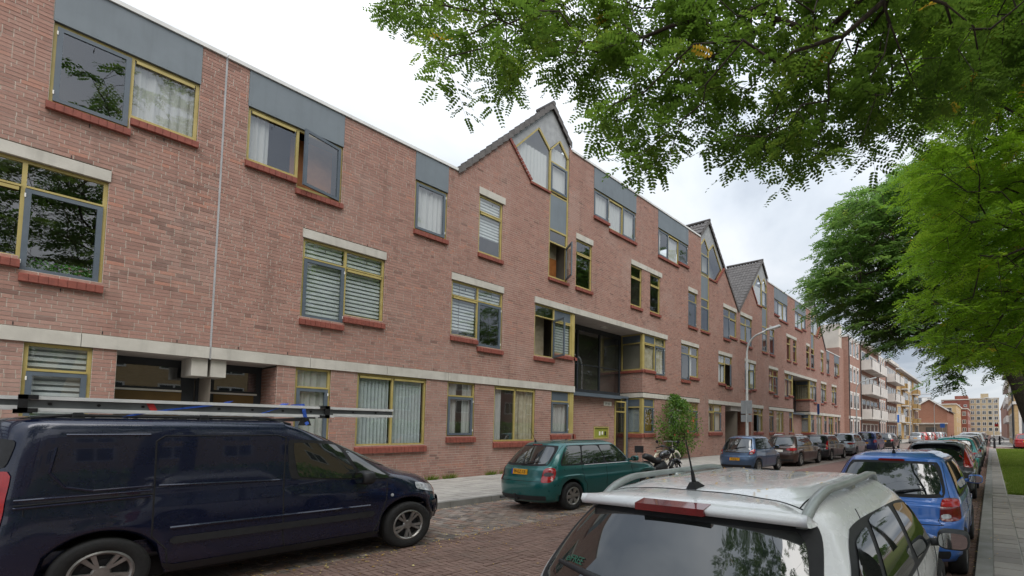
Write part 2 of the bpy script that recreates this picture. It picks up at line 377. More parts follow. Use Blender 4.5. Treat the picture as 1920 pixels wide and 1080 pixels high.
fp = MB(); fp.box(XR+.1, 40, 58.5, 300, -.09, .11); tag(fp.build('pavement_far', FARTILE), kind='structure')

# grass blades
nb = 60000
gx = .32+rng.random(nb)**1.5*4.2; gy = 14.5+rng.random(nb)**1.7*37
keep = (rng.random(nb) < np.clip((gx-.27)*3.2+.12*np.sin(gy*2.1)+.1*np.sin(gy*5.3), .04, 1)); gx, gy = gx[keep], gy[keep]; nb = len(gx)
hh = .035+.05*rng.random(nb); ww = (.004+.004*rng.random(nb))*(1+gy/14); an = rng.random(nb)*6.28; lx, ly = (rng.random(nb)-.5)*.05, (rng.random(nb)-.5)*.05
V = np.empty((nb, 3, 3)); V[:, 0] = np.c_[gx-ww*np.cos(an), gy-ww*np.sin(an), np.full(nb, .08)]; V[:, 1] = np.c_[gx+ww*np.cos(an), gy+ww*np.sin(an), np.full(nb, .08)]; V[:, 2] = np.c_[gx+lx, gy+ly, .085+hh]
me = fast_mesh('grass', V.reshape(-1, 3), np.arange(nb*3).reshape(-1, 3)); set_attr(me, 'tone', np.repeat(rng.random(nb), 3))
def leaf_mat(name, stops, trans=.45, rough=.5):
    m, nt, b = newmat(name); a = nt.nodes.new('ShaderNodeAttribute'); a.attribute_name = 'tone'
    c = ramp(nt, a.outputs['Fac'], stops); nt.links.new(c, b.inputs['Base Color']); b.inputs['Roughness'].default_value = rough; b.inputs['Specular IOR Level'].default_value = .3
    t = nt.nodes.new('ShaderNodeBsdfTranslucent'); hs = nt.nodes.new('ShaderNodeHueSaturation'); hs.inputs['Hue'].default_value = .485; hs.inputs['Saturation'].default_value = 1.0; hs.inputs['Value'].default_value = 2.5
    nt.links.new(c, hs.inputs['Color']); nt.links.new(hs.outputs[0], t.inputs[0])
    x = nt.nodes.new('ShaderNodeMixShader'); x.inputs[0].default_value = trans; nt.links.new(b.outputs[0], x.inputs[1]); nt.links.new(t.outputs[0], x.inputs[2])
    nt.links.new(x.outputs[0], nt.nodes['Material Output'].inputs[0]); return m
GRASSM = leaf_mat('grass_blade', [(0., (.08, .14, .018)), (.6, (.13, .20, .028)), (1., (.19, .21, .05))], .4)
tag(link('grass', me, GRASSM), 'short green grass of the lawn beside the path', 'grass', kind='stuff')
# ------------------------------------------------------------------ facade toolkit
class Fr:
    """a wall frame: u runs along the wall, off points out of it, z up"""
    def __init__(s, o, a, n, f=lambda u: u):
        s.o = np.array(o, float); s.a = np.array(a, float); s.n = np.array(n, float); s.f = f
        s.flip = np.dot(np.cross(s.n, s.a), (0, 0, 1)) < 0
    def p(s, u, off, z): q = s.o+s.a*s.f(u)+s.n*off; return (q[0], q[1], q[2]+z)
    def box(s, mb, u0, u1, o0, o1, z0, z1):
        if s.f(u1) < s.f(u0): u0, u1 = u1, u0
        P = [s.p(u0, o0, z0), s.p(u0, o1, z0), s.p(u1, o1, z0), s.p(u1, o0, z0), s.p(u0, o0, z1), s.p(u0, o1, z1), s.p(u1, o1, z1), s.p(u1, o0, z1)]
        if s.flip: P = [P[i] for i in (3, 2, 1, 0, 7, 6, 5, 4)]
        P2 = [P[i] for i in (0, 1, 2, 3, 4, 5, 6, 7)]
        mb.hexa(P2)
    def face(s, mb, pts, off):
        P = [s.p(u, off, z) for u, z in pts]
        nrm = np.zeros(3)
        for i in range(len(P)):
            nrm += np.cross(np.array(P[i]), np.array(P[(i+1) % len(P)]))
        if np.dot(nrm, s.n) < 0: P = P[::-1]
        mb.add(P, [tuple(range(len(P)))])
    def prism(s, mb, pts, o0, o1):
        n = len(pts); A = [s.p(u, o0, z) for u, z in pts]; B = [s.p(u, o1, z) for u, z in pts]
        mb.add(A+B, [tuple(range(n)), tuple(range(2*n-1, n-1, -1))]+[(i, (i+1) % n, n+(i+1) % n, n+i) for i in range(n)])

def sill(fr, u0, u1, zt, parent, h=.15, d=.09):
    m = MB(); n = max(1, round((u1-u0)/.105)); w = (u1-u0)/n
    for i in range(n):   # a row of sloping sill bricks with joints
        a, b_ = u0+i*w+.003, u0+(i+1)*w-.003; j = random.gauss(0, .003)
        P = [fr.p(a, -.05, zt-h), fr.p(a, d+j, zt-h), fr.p(b_, d+j, zt-h), fr.p(b_, -.05, zt-h), fr.p(a, -.05, zt), fr.p(a, d+j, zt-.045), fr.p(b_, d+j, zt-.045), fr.p(b_, -.05, zt)]
        m.hexa(P)
    m2 = m; fr.box(m2, u0+.004, u1-.004, -.05, d-.012, zt-h+.004, zt-.055)
    m.build('sill', SILLM, parent)

def curtain(fr, parent, u0, u1, z0, z1, kind):
    if not kind: return
    u0, u1 = min(u0, u1)+.05, max(u0, u1)-.05
    if kind in ('net', 'beige', 'gold', 'netpart', 'netsplit'):
        spans = [(u0, u1)]
        if kind == 'netpart': spans = [(u0, u0+(u1-u0)*.45)]
        if kind == 'netsplit': w = u1-u0; spans = [(u0, u0+.38*w), (u1-.36*w, u1)]
        for a, b_ in spans:
            n = max(10, int((b_-a)/.02)); m = MB(); ph = random.random()*6; vs = []; fs = []
            for i in range(n+1):
                t = i/n; off = -.17+.022*math.sin(ph+t*(b_-a)*38+1.3*math.sin(t*7+ph))+.01*math.sin(t*(b_-a)*90)
                u = a+(b_-a)*t; vs += [fr.p(u, off, z0+.02), fr.p(u, off*.97, z1)]
            for i in range(n): fs.append((2*i, 2*i+2, 2*i+3, 2*i+1))
            m.add(vs, fs); m.build('curtain', {'beige': BEIGE, 'gold': GOLDC}.get(kind, NET), parent, True)
    elif kind.startswith('zebra'):
        zb = z0+(float(kind[5:] or 0))*(z1-z0); m = MB(); z = z1-.03; i = 0
        while z > zb+.02:
            fr.box(m, u0, u1, -.152, -.150, z-.062, z); z -= .105
        fr.box(m, u0, u1, -.160, -.157, zb, z1) if False else None
        m.build('blind', ZEBRA, parent); g2 = MB(); fr.face(g2, [(u0, zb), (u1, zb), (u1, z1), (u0, z1)], -.19); g2.build('blind_sheer', M_SHEER, parent)
    elif kind == 'room':
        m = MB(); fr.box(m, u0-.3, u1+.3, -.95, -.9, z0-.05, z1); m.build('room_wall', BEIGE, parent)
    elif kind == 'wood':
        m = MB(); fr.box(m, u0-.02, u1+.02, -.62, -.58, z0-.05, z1); m.build('inner_door', M_WOOD, parent)
    elif kind == 'vertical':
        m = MB(); u = u0+.03
        while u < u1-.03:
            P0 = fr.p(u, -.15, 0); c, s2 = .045*math.cos(.75), .045*math.sin(.75)
            a = fr.p(u-c, -.15-s2, z0+.03); b_ = fr.p(u+c, -.15+s2, z0+.03); a2 = fr.p(u-c, -.15-s2, z1); b2 = fr.p(u+c, -.15+s2, z1)
            m.quad(a, b_, b2, a2); u += .092
        m.build('blind', SLATB, parent)
    elif kind == 'horiz':
        m = MB(); z = z0+.04
        while z < z1-.02:
            m.quad(fr.p(u0, -.13, z), fr.p(u1, -.13, z), fr.p(u1, -.15, z+.022), fr.p(u0, -.15, z+.022)); z += .03
        m.build('blind', SLATB, parent)
M_WOOD = M('orange_wood', lin('a86a34'), lin('8f5627'), 4, .6)
M_SHEER = M('blind_sheer', lin('b4babd'), None, 5, .9)

def ring(fr, m, u0, u1, z0, z1, t, o0, o1):
    fr.box(m, u0, u0+t, o0, o1, z0, z1); fr.box(m, u1-t, u1, o0, o1, z0, z1)
    fr.box(m, u0+t, u1-t, o0, o1-.001, z1-t, z1); fr.box(m, u0+t, u1-t, o0, o1-.001, z0, z0+t)

def pane(fr, parent, u0, u1, z0, z1, off=-.075, mat=None):
    m = MB(); fr.face(m, [(u0, z0), (u1, z0), (u1, z1), (u0, z1)], off); return m.build('pane', mat or PANE, parent)

OPEN = []      # openings of the wall being built: (u0,u1,z0,z1)
def window(parent, fr, zt, bays, transom=None, cur=None, top='glass', sills=True, depth=.0, openings=True, label=None, name='window', lowsill=None):
    """bays: (u0,u1,zbottom,kind) from left to right; kind f fixed, s grey sash, o<angle> open sash, p panel below"""
    t = .055; O0, O1 = -.12-depth, -.045-depth
    m = MB(); U0, U1 = bays[0][0], bays[-1][1]
    zmin = [b[2] for b in bays]
    edges = [U0]+[(bays[i][1]) for i in range(len(bays)-1)]+[U1]
    w_ = m
    for i, ue in enumerate(edges):
        zb = min(zmin[max(i-1, 0)], zmin[min(i, len(bays)-1)]) if 0 < i < len(edges)-1 else (zmin[0] if i == 0 else zmin[-1])
        a, b_ = (ue, ue+t) if i == 0 else ((ue-t, ue) if i == len(edges)-1 else (ue-t/2, ue+t/2))
        fr.box(m, a, b_, O0, O1, zb, zt)
    root = None
    glassjobs = []; sashjobs = []
    for i, (a, b_, zb, kd) in enumerate(bays):
        a2 = a+(t if i == 0 else t/2); b2 = b_-(t if i == len(bays)-1 else t/2)
        fr.box(m, a2, b2, O0, O1-.002, zt-t, zt); fr.box(m, a2, b2, O0, O1-.002, zb, zb+t)
        zl = zt-t
        if transom:
            fr.box(m, a2, b2, O0, O1-.004, transom-.025, transom+.025); fr.box(m, a2, b2, O1-.004, O1+.028, transom-.02, transom+.012)
            glassjobs.append((a2, b2, transom+.025, zt-t, 'panel' if (top == 'panel' or (isinstance(top, (list, tuple)) and top[i] == 'panel')) else 'glass')); zl = transom-.025
        if kd == 'f':
            glassjobs.append((a2, b2, zb+t, zl, 'glass'))
            if zl-zb > .9: fr.box(m, a2+.02, b2-.02, O1-.004, O1+.03, zl-.07, zl-.012)      # ventilation strip
        else: sashjobs.append((a2-.01, b2+.01, zb+t-.03, zl-.004, kd))
    root = m.build(name, YELLOW, parent)
    if label: root['label'] = label
    for a, b_, z0, z1, kd in glassjobs:
        if kd == 'panel': p_ = MB(); fr.box(p_, a, b_, O0+.02, O1-.02, z0, z1); p_.build('panel', GREYF, root)
        else: pane(fr, root, a, b_, z0, z1, O0+.045)
    for a, b_, z0, z1, kd in sashjobs:
        sm = MB(); tt = .07
        if kd[0] == 'o':
            ang = R_(float(kd[1:])); hinge = b_ if ang > 0 else a
            h = fr.p(hinge, O1, 0); sg = -1 if ang > 0 else 1
            av = fr.a*(1 if fr.f(1) > fr.f(0) else -1)*sg; nv = fr.n; aa = abs(ang)
            A = av*math.cos(aa)+nv*math.sin(aa); N = np.cross(A, (0, 0, 1)); 
            if np.dot(N, nv) < 0: N = -N
            f2 = Fr((h[0], h[1], 0), A, N)
            ring(f2, sm, 0, abs(b_-a), z0, z1, tt, -.02, .03); o = sm.build('sash', GREYF, root); p_ = MB(); f2.face(p_, [(tt, z0+tt), (abs(b_-a)-tt, z0+tt), (abs(b_-a)-tt, z1-tt), (tt, z1-tt)], .006)
            p_.build('pane', PANE, root)
        else:
            ring(fr, sm, a, b_, z0, z1, tt, O0+.02, O1+.022); sm.build('sash', GREYF, root)
            pane(fr, root, a+tt, b_-tt, z0+tt, z1-tt, O1-.005)
            for zq in (z0+.12, z1-.16): hg = MB(); fr.box(hg, b_-.012, b_+.006, O1+.02, O1+.034, zq, zq+.07); hg.build('hinge', WHITEM, root)
    # sills: neighbouring bays at one height share a sill
    if sills:
        i = 0
        while i < len(bays):
            j = i
            while j+1 < len(bays) and abs(bays[j+1][2]-bays[i][2]) < .01: j += 1
            sill(fr, bays[i][0]-.02, bays[j][1]+(.03 if j == len(bays)-1 else -.01), bays[i][2]-.005, root, lowsill or .17); i = j+1
    if cur:
        cs_ = cur if isinstance(cur, (list, tuple)) else [cur]*len(bays)
        for (a, b_, zb, kd), c in zip(bays, cs_):
            if kd[0] != 'o' or c in ('wood', 'room'): curtain(fr, root, a, b_, zb, zt, c)
    if openings:
        for a, b_, zb, kd in bays: OPEN.append((a, b_, zb-.0, zt))
    return root

def lintel(parent, fr, u0, u1, z0, z1, seg=2.4, proud=.03, name='lintel', n=None):
    n = n or max(1, round(abs(u1-u0)/seg))
    for i in range(n):
        m = MB(); a = u0+(u1-u0)*i/n; b_ = u0+(u1-u0)*(i+1)/n; g_ = .004 if n > 1 else 0
        fr.box(m, a+g_, b_-g_, -.12, proud, z0, z1-.012); fr.box(m, a+g_, b_-g_, -.119, proud-.01, z1-.012, z1)
        m.build(name, CONC, parent)
    OPEN.append((u0, u1, z0, z1))

def top_panel(parent, fr, u0, u1, z0, z1, n=1):
    for i in range(n):
        a = u0+(u1-u0)*i/n; b_ = u0+(u1-u0)*(i+1)/n; m = MB(); fr.box(m, a+.003, b_-.003, -.06, .012, z0, z1)
        for uu in np.linspace(a+.05, b_-.05, 5):
            for zq in (z0+.05, z1-.05): fr.box(m, uu-.006, uu+.006, .012, .015, zq-.006, zq+.006)
        m.build('cladding_panel', SLATE, parent)
    OPEN.append((u0, u1, z0, z1+.1))

CH = .077; BL = .235; BH = .112
def masonry(bld, fr, u0, u1, topf, zmax, openings, extra=None, pick=None, depth=.10, zmin=.12, name='wall', res=.01, du=.5):
    """wall of single bricks over a mortar backing; topf(u) gives the wall's top; pick(u,z) chooses bricks that become objects"""
    uu = np.arange(u0+res/2, u1, res); tops = topf(uu); BR = []; RUN = []
    nz_ = int((zmax-zmin)/CH)+1
    for j in range(nz_):
        z = zmin+j*CH; zm = z+CH/2; sol = tops > zm+.01
        for a, b_, c, d in openings:
            if c-.004 < zm < d+.004: sol &= ~((uu > a) & (uu < b_))
        if extra is not None: sol &= ~extra(uu, zm)
        d_ = np.diff(np.r_[0, sol.astype(np.int8), 0]); st = np.where(d_ == 1)[0]; en = np.where(d_ == -1)[0]
        for s0, e0 in zip(st, en):
            a, b_ = u0+s0*res, u0+e0*res; RUN.append((a, b_, z, z+CH))
            u = a+ (random.choice((0, -.06, -.115, -.17)) if True else 0)
            while u < b_-.012:
                l = BL if random.random() < .72 else BH+.006
                x0 = max(u, a); x1 = min(u+l, b_)
                if b_-x1 < .03: x1 = b_
                if x1-x0 > .02: BR.append((x0, x1, z)); u = x1 if x1 > u else u+l
                else: u += l
    BR = np.array(BR); n = len(BR); g_ = .0055
    tone = np.clip(rng.normal(.5, .14, n), 0, 1); tone = np.where(rng.random(n) < .06, rng.random(n), tone)
    jit = rng.normal(0, .0011, n)
    sel = np.zeros(n, bool)
    if pick is not None:
        cand = np.where(pick((BR[:, 0]+BR[:, 1])/2, BR[:, 2]))[0][:300]; sel[cand] = True
    # mortar
    V = []; F = []
    m = MB()
    for a, b_, c, d in RUN: fr.face(m, [(a-.001, c-.001), (b_+.001, c-.001), (b_+.001, d+.001), (a-.001, d+.001)], -.006)
    wall = m.build(name, MORTAR, bld)
    def corners(B, jt):
        k = len(B); V = np.empty((k, 8, 3)); f0 = fr.f(np.asarray(B[:, 0]))+0*B[:, 0]; f1 = fr.f(np.asarray(B[:, 1]))
        lo, hi = np.minimum(f0, f1)+g_, np.maximum(f0, f1)-g_
        sk = rng.normal(0, .0012, (k, 4))
        for i, (a, c, d) in enumerate(((0,0,0),(0,1,0),(1,1,0),(1,0,0),(0,0,1),(0,1,1),(1,1,1),(1,0,1))):
            uq = np.where(a, hi, lo); off = np.where(c, jt, -depth); zq = B[:, 2]+(CH-g_ if d else g_)+(sk[:, a+2*d]*1.2)
            V[:, i] = fr.o+np.outer(uq, fr.a)+np.outer(off, fr.n); V[:, i, 2] += zq
        return V
    B = BR[~sel]; V = corners(B, jit[~sel]); k = len(B)
    fl = [(3,2,1,0),(4,5,6,7),(0,1,5,4),(1,2,6,5),(2,3,7,6)]
    if fr.flip: fl = [f[::-1] for f in fl]
    F = (np.array(fl)[None]+8*np.arange(k)[:, None, None]).reshape(-1, 4)
    me = fast_mesh('brickwork', V.reshape(-1, 3), F); set_attr(me, 'tone', np.repeat(tone[~sel], 8))
    tag(link('brickwork', me, BRICK, bld), kind='stuff')
    if name == 'wall':      # weep slots over lintels and under sills
        wh = MB()
        for a, b_, c, d in openings:
            for zq in ((d+.02, c-.26) if b_-a < 3 else (d+.02,)):
                if d > 9.95 and zq > d or d > 13: continue
                k_ = max(1, int((b_-a)/.9))
                for q in range(k_): uq = a+(b_-a)*(q+.5)/k_; fr.box(wh, uq-.006, uq+.006, -.004, .0045, zq, zq+.06)
        tag(wh.build('weep_slots', BLACKM, bld), kind='stuff')
    cache = {}
    for i in np.where(sel)[0]:
        l = round(BR[i, 1]-BR[i, 0], 3)
        if l not in cache:
            mm = MB(); w = l/2-g_; mm.box(-depth, 0, -w, w, g_, CH-g_); cache[l] = mm.mesh('brick')
        o = link('brick', cache[l], BRICK1, wall); o.location = fr.p((BR[i, 0]+BR[i, 1])/2, jit[i], BR[i, 2]); o.rotation_euler = (random.gauss(0, .004), 0, random.gauss(0, .004))
    return wall

# ------------------------------------------------------------------ the long brick terrace (three blocks)
MIRC = 2*29.17; MIRA = 2*3.185
def gable_top(apex, left_foot, right_foot):
    def f(u): return 14.5-np.abs(u-apex)*1.157
    return f
APX1, APX2 = 12.62, 25.10
def topB(u):
    t = np.full(np.shape(u), 10.0); t = np.where(u > 13.68, 13.15, t); t = np.where(u > 24.08, 10.0, t)
    return np.maximum(t, np.maximum(14.45-np.abs(u-APX1)*1.157, 14.45-np.abs(u-APX2)*1.157)*1.0)

def gable_holes(u, z):
    """openings of the two gable windows: everything over the sloped sill"""
    r = np.zeros(np.shape(u), bool)
    for ap, sg in ((APX1, 1), (APX2, -1)):
        v = (u-ap)*sg     # v: -2..1, column at -.05...93
        zs = np.where(v < -1.0, 10.98+(-1.0-v)*1.12, 10.93)
        r |= (v > -2.15) & (v < .95) & (z > zs) & (z > 10.9)
        r |= (v > -.06) & (v < .93) & (z > 7.58) & (z < 11.2)
    return r

PLASTER = M('attic_plaster', lin('d9d6d0'), lin('cbc8c2'), 1., .9)
def gable(bld, fr, ap, sg, cur='net', opened=True):
    """gable window: two pointed lights, clad gable field, column of lights below, roof verge"""
    P = lambda v, z: (ap+sg*v, z)
    # cladding field behind
    m = MB(); z0 = lambda v: 14.40-abs(v)*1.157
    fr.prism(m, [P(0, 14.36), P(-1.98, 12.07), P(-1.72, 11.92), P(-.62, 13.28), P(-.07, 12.72), P(.44, 13.30), P(.93, 12.76), P(1.02, 13.18)], -.10, -.05)
    m.build('gable_cladding', ZINC, bld)
    gb_ = MB(); fr.prism(gb_, [P(0, 14.3), P(-3.6, 10.15), P(-3.6, 9.8), P(1.05, 9.8), P(1.05, 13.1)], -.9, -.84); gb_.build('gable_back', PLASTER, bld)
    w = MB()
    def bar(a, b_, t=.05, o0=-.115, o1=-.035):
        a = np.array(a, float); b_ = np.array(b_, float); d = b_-a; d = d/np.linalg.norm(d); n = np.array([-d[1], d[0]])*t/2
        fr.prism(w, [tuple(a-n), tuple(b_-n), tuple(b_+n), tuple(a+n)], o0, o1)
    bar(P(-1.70, 11.90), P(-.62, 13.24)); bar(P(-.62, 13.24), P(-.05, 12.66), .09); bar(P(-.05, 12.66), P(.44, 13.26)); bar(P(.44, 13.26), P(.92, 12.72), .09)
    bar(P(-.03, 7.6), P(-.03, 12.7), .07); bar(P(.90, 7.6), P(.90, 12.75), .07); bar(P(-1.0, 11.0), P(-.03, 11.0), .05, -.115, -.04); bar(P(-1.74, 11.88), P(-1.0, 11.0), .05, -.114, -.041)
    for z, t in ((12.24, .05), (11.08, .06), (10.94, .05), (9.52, .07), (9.02, .05), (7.63, .06)): bar(P(0, z), P(.87, z), t, -.113, -.042)
    root = w.build('gable_window', YELLOW, bld)
    g1 = MB(); fr.face(g1, [P(-1.0, 11.0), P(-.05, 11.0), P(-.05, 12.66), P(-.62, 13.22), P(-1.68, 11.9)], -.078); g1.build('pane', PANE, root)
    g2 = MB(); fr.face(g2, [P(0, 12.25), P(.88, 12.25), P(.88, 12.74), P(.44, 13.24), P(0, 12.68)], -.078); g2.build('pane', PANE, root)
    g3 = MB(); fr.face(g3, [P(0, 9.04), P(.88, 9.04), P(.88, 9.5), P(0, 9.5)], -.078); g3.build('pane', PANE, root)
    pm = MB(); a, b_ = sorted((P(.01, 0)[0], P(.86, 0)[0])); fr.box(pm, a, b_, -.10, -.05, 9.55, 10.92); pm.build('panel', SLATE, root)
    sm = MB(); ring(fr, sm, a, b_, 11.1, 12.2, .07, -.10, -.02); sm.build('sash', GREYF, root); pane(fr, root, a+.07, b_-.07, 11.17, 12.13, -.05)
    # lower casement
    if opened:
        curtain(fr, root, P(0, 0)[0], P(.88, 0)[0], 7.6, 8.6, 'wood'); curtain(fr, root, P(0, 0)[0], P(.88, 0)[0], 8.5, 9.5, 'room')
        hinge = P(.87, 0)[0]; h = fr.p(hinge, -.04, 0); av = -sg*fr.a*(1 if fr.f(1) > fr.f(0) else -1); ang = R_(62)
        A = av*math.cos(ang)+fr.n*math.sin(ang); f2 = Fr((h[0], h[1], 0), A, np.cross(A, (0, 0, 1)))
        sm = MB(); ring(f2, sm, 0, .86, 7.66, 8.99, .065, -.02, .025); sm.build('sash', GREYF, root); p_ = MB(); f2.face(p_, [(.06, 7.72), (.8, 7.72), (.8, 8.93), (.06, 8.93)], 0); p_.build('pane', PANE, root)
    else:
        sm = MB(); ring(fr, sm, a, b_, 7.66, 8.99, .07, -.10, -.02); sm.build('sash', GREYF, root); pane(fr, root, a+.07, b_-.07, 7.73, 8.92, -.05)
    if cur:
        curtain(fr, root, P(-1.7, 0)[0], P(-.05, 0)[0], 11.0, 12.4, cur); curtain(fr, root, P(0, 0)[0], P(.88, 0)[0], 11.1, 12.9, cur)
    u0, u1 = sorted((P(-.08, 0)[0], P(.98, 0)[0])); sill(fr, u0, u1, 7.6, root)
    u0, u1 = sorted((P(-1.02, 0)[0], P(-.04, 0)[0])); sill(fr, u0, u1, 10.99, root, .12, .07)
    sl_ = MB(); n = 13
    for i in range(n):
        q0 = np.array(P(-1.02, 10.95))*(1-i/n)+np.array(P(-2.02, 12.08))*(i/n); q1 = np.array(P(-1.02, 10.95))*(1-(i+.93)/n)+np.array(P(-2.02, 12.08))*((i+.93)/n)
        d = (q1-q0)/np.linalg.norm(q1-q0); nn = np.array([-d[1], d[0]])*(-sg)*-1
        nn = nn if nn[1] > 0 else -nn
        fr.prism(sl_, [tuple(q0), tuple(q1), tuple(q1+nn*.10), tuple(q0+nn*.10)], -.06, .07+random.gauss(0, .004))
    sl_.build('sloping_sill', SILLM, root)

def roof_pitch(bld, fr, ap, vlo, vhi, sg_list=((-1, 3.95), (1, 3.95)), depthX=3.0):
    """pitched roof with its ridge running back from the street; verge tiles are single pieces, field tiles rolled pantiles"""
    for sd, ln in sg_list:
        # field: rows of pantiles as stepped strips
        n = int(ln*math.sqrt(1+1.157**2)/.33); V = MB()
        cols = int(depthX/.25)
        vs = []; fs = []
        for r in range(n):
            v0 = r*ln/n; v1 = (r+1.12)*ln/n
            for c in range(cols):
                for k, (x0, x1, h0, h1) in enumerate(((0, .10, .0, .035), (.10, .17, .035, .035), (.17, .25, .035, .0))):
                    o0 = -.02-c*.25-x0; o1 = -.02-c*.25-x1; b0 = len(vs)
                    for o, h in ((o0, h0), (o1, h1)):
                        vs.append(fr.p(ap+sd*v0, o, 14.44-v0*1.157+h)); vs.append(fr.p(ap+sd*v1, o, 14.44-v1*1.157+h+.035))
                    fs.append((b0, b0+1, b0+3, b0+2))
        V.add(vs, fs); tag(V.build('pantiles', DTILE, bld), kind='stuff')
        base = MB(); base.quad(fr.p(ap, -.02, 14.38), fr.p(ap+sd*ln, -.02, 14.38-ln*1.157), fr.p(ap+sd*ln, -depthX, 14.38-ln*1.157), fr.p(ap, -depthX, 14.38)); base.build('roof_deck', DTILE, bld)
        nv = max(2, round(ln*1.53/.34))
        for i in range(nv):   # verge tiles
            v0 = i*ln/nv; v1 = (i+1.02)*ln/nv; m = MB(); z0 = 14.53-v0*1.157; z1 = 14.53-v1*1.157
            lift = .055+random.gauss(0, .006)
            for o0, o1, d0, d1 in ((-.22, .07, -.015, .05), (.045, .075, -.19, .05)):
                m.hexa([fr.p(ap+sd*v0, o0, z0+d0), fr.p(ap+sd*v0, o1, z0+d0), fr.p(ap+sd*v1, o1, z1+d0+lift), fr.p(ap+sd*v1, o0, z1+d0+lift), fr.p(ap+sd*v0, o0, z0+d1), fr.p(ap+sd*v0, o1, z0+d1), fr.p(ap+sd*v1, o1, z1+d1+lift), fr.p(ap+sd*v1, o0, z1+d1+lift)])
            m.build('verge_tile', DTILE, bld)
    m = MB(); m.tube([fr.p(ap, .09, 14.56), fr.p(ap, -depthX, 14.56)], .09, 10); m.build('ridge', DTILE, bld)

def block_B(name, label, f, mirrored):
    global OPEN
    OPEN = []
    fr = Fr((XF, 0, 0), (0, 1, 0), (1, 0, 0), f)
    bld = empty(name, (0, 0, 0)); tag(bld, label, 'building')
    near = not mirrored
    # second floor, low part
    window(bld, fr, 9.12, [(3.59, 4.55, 7.86, 'f'), (4.55, 5.52, 7.62, 'o17' if near else 's')], cur=['netpart', 'wood'] if near else 'net'); top_panel(bld, fr, 3.58, 5.53, 9.13, 9.99)
    window(bld, fr, 9.12, [(7.42, 8.43, 7.63, 's')], cur='net'); top_panel(bld, fr, 7.41, 8.44, 9.13, 9.99)
    # first floor
    window(bld, fr, 6.41, [(4.75, 5.70, 4.40, 's'), (5.70, 6.66, 4.63, 'f')], 5.93, 'zebra' if near else 'net'); lintel(bld, fr, 4.73, 6.68, 6.42, 6.64, 5)
    window(bld, fr, 6.41, [(8.66, 9.60, 4.63, 'f'), (9.60, 10.55, 4.42, 's')], 5.93, ['zebra.1', 'zebra.75'] if near else 'net'); lintel(bld, fr, 8.64, 10.57, 6.42, 6.64, 5)
    # ground floor
    window(bld, fr, 3.16, [(4.72, 5.47, .35, 's')], 2.68, 'net', sills=False, name='door')
    window(bld, fr, 3.16, [(6.08, 7.0, 1.19, 'f'), (7.0, 7.95, 1.19, 'f')], cur='vertical', lowsill=.2)
    window(bld, fr, 3.16, [(8.62, 9.57, 1.44, 's')], 2.71, 'netsplit' if near else 'net', lowsill=.2)
    window(bld, fr, 3.16, [(10.3, 11.17, 1.24, 'f'), (11.17, 12.06, 1.24, 'f')], cur=['netpart', 'beige'] if near else 'net', lowsill=.2)
    window(bld, fr, 3.2, [(12.82, 13.80, 1.48, 's')], 2.76, 'net', top='panel', lowsill=.2)
    # second floor, tall part
    window(bld, fr, 9.57, [(9.54, 10.46, 7.60, 'f')], 9.02, 'zebra.3' if near else 'net'); lintel(bld, fr, 9.52, 10.54, 9.59, 9.83, 5)
    window(bld, fr, 9.57, [(14.01, 14.95, 7.60, 'f')], 9.04, None); lintel(bld, fr, 13.99, 14.99, 9.59, 9.83, 5)
    window(bld, fr, 9.57, [(17.60, 18.46, 7.63, 'f')], 9.03, None); window(bld, fr, 9.57, [(19.14, 20.0, 7.63, 'f')], 9.03, None); lintel(bld, fr, 17.6, 20.14, 9.59, 9.83, 1.27)
    window(bld, fr, 9.57, [(22.76, 23.70, 7.62, 's')], 9.04, None); lintel(bld, fr, 22.74, 23.74, 9.59, 9.83, 5)
    window(bld, fr, 9.57, [(26.99, 27.93, 7.62, 's'), (27.93, 28.88, 7.86, 'f')], 9.04, None); lintel(bld, fr, 26.97, 28.9, 9.59, 9.83, 5)
    # third floor
    window(bld, fr, 12.18, [(15.02, 16.02, 11.0, 's'), (16.02, 16.98, 10.76, 'f'), (16.98, 17.95, 10.76, 's')], cur='net'); top_panel(bld, fr, 15.01, 17.96, 12.19, 13.14)
    window(bld, fr, 12.18, [(19.8, 20.78, 10.76, 's'), (20.78, 21.75, 10.76, 'f'), (21.75, 22.73, 11.0, 's')], cur=['netpart', 'net', None]); top_panel(bld, fr, 19.79, 22.74, 12.19, 13.14)
    # first floor right part
    window(bld, fr, 6.43, [(22.04, 22.96, 4.46, 's'), (22.96, 23.90, 4.70, 'f')], 5.93, [None, 'netpart']); lintel(bld, fr, 22.02, 23.92, 6.45, 6.65, 5)
    window(bld, fr, 6.43, [(26.34, 27.26, 4.66, 'f'), (27.26, 28.18, 4.50, 'o24')], 5.93, ['net', 'room']); lintel(bld, fr, 26.32, 28.2, 6.45, 6.66, 5)
    # ground floor right part
    window(bld, fr, 3.22, [(20.85, 21.6, 1.5, 'f'), (21.6, 22.4, 1.5, 'f')], cur='beige', lowsill=.2)
    window(bld, fr, 3.22, [(22.95, 23.87, 1.52, 's')], 2.8, 'gold', lowsill=.2)
    window(bld, fr, 3.24, [(25.1, 25.85, 1.55, 'f'), (25.85, 26.75, 1.55, 'o-20' if mirrored else 's')], 2.8, ['netpart', 'net'], lowsill=.2)
    # bands
    jl = 3.19
    lintel(bld, fr, jl, 14.03, 3.17, 3.42, 1.75, .045, 'band'); OPEN[-1] = (jl, 14.03, 3.17, 3.42)
    lintel(bld, fr, 18.58, 23.98, 3.25, 3.47, 1.8, .045, 'band'); lintel(bld, fr, 25.06, 29.165, 3.27, 3.50, 2.05, .045, 'band')
    lintel(bld, fr, 11.92, 20.66, 6.42, 6.65, 1.85, .045, 'band')
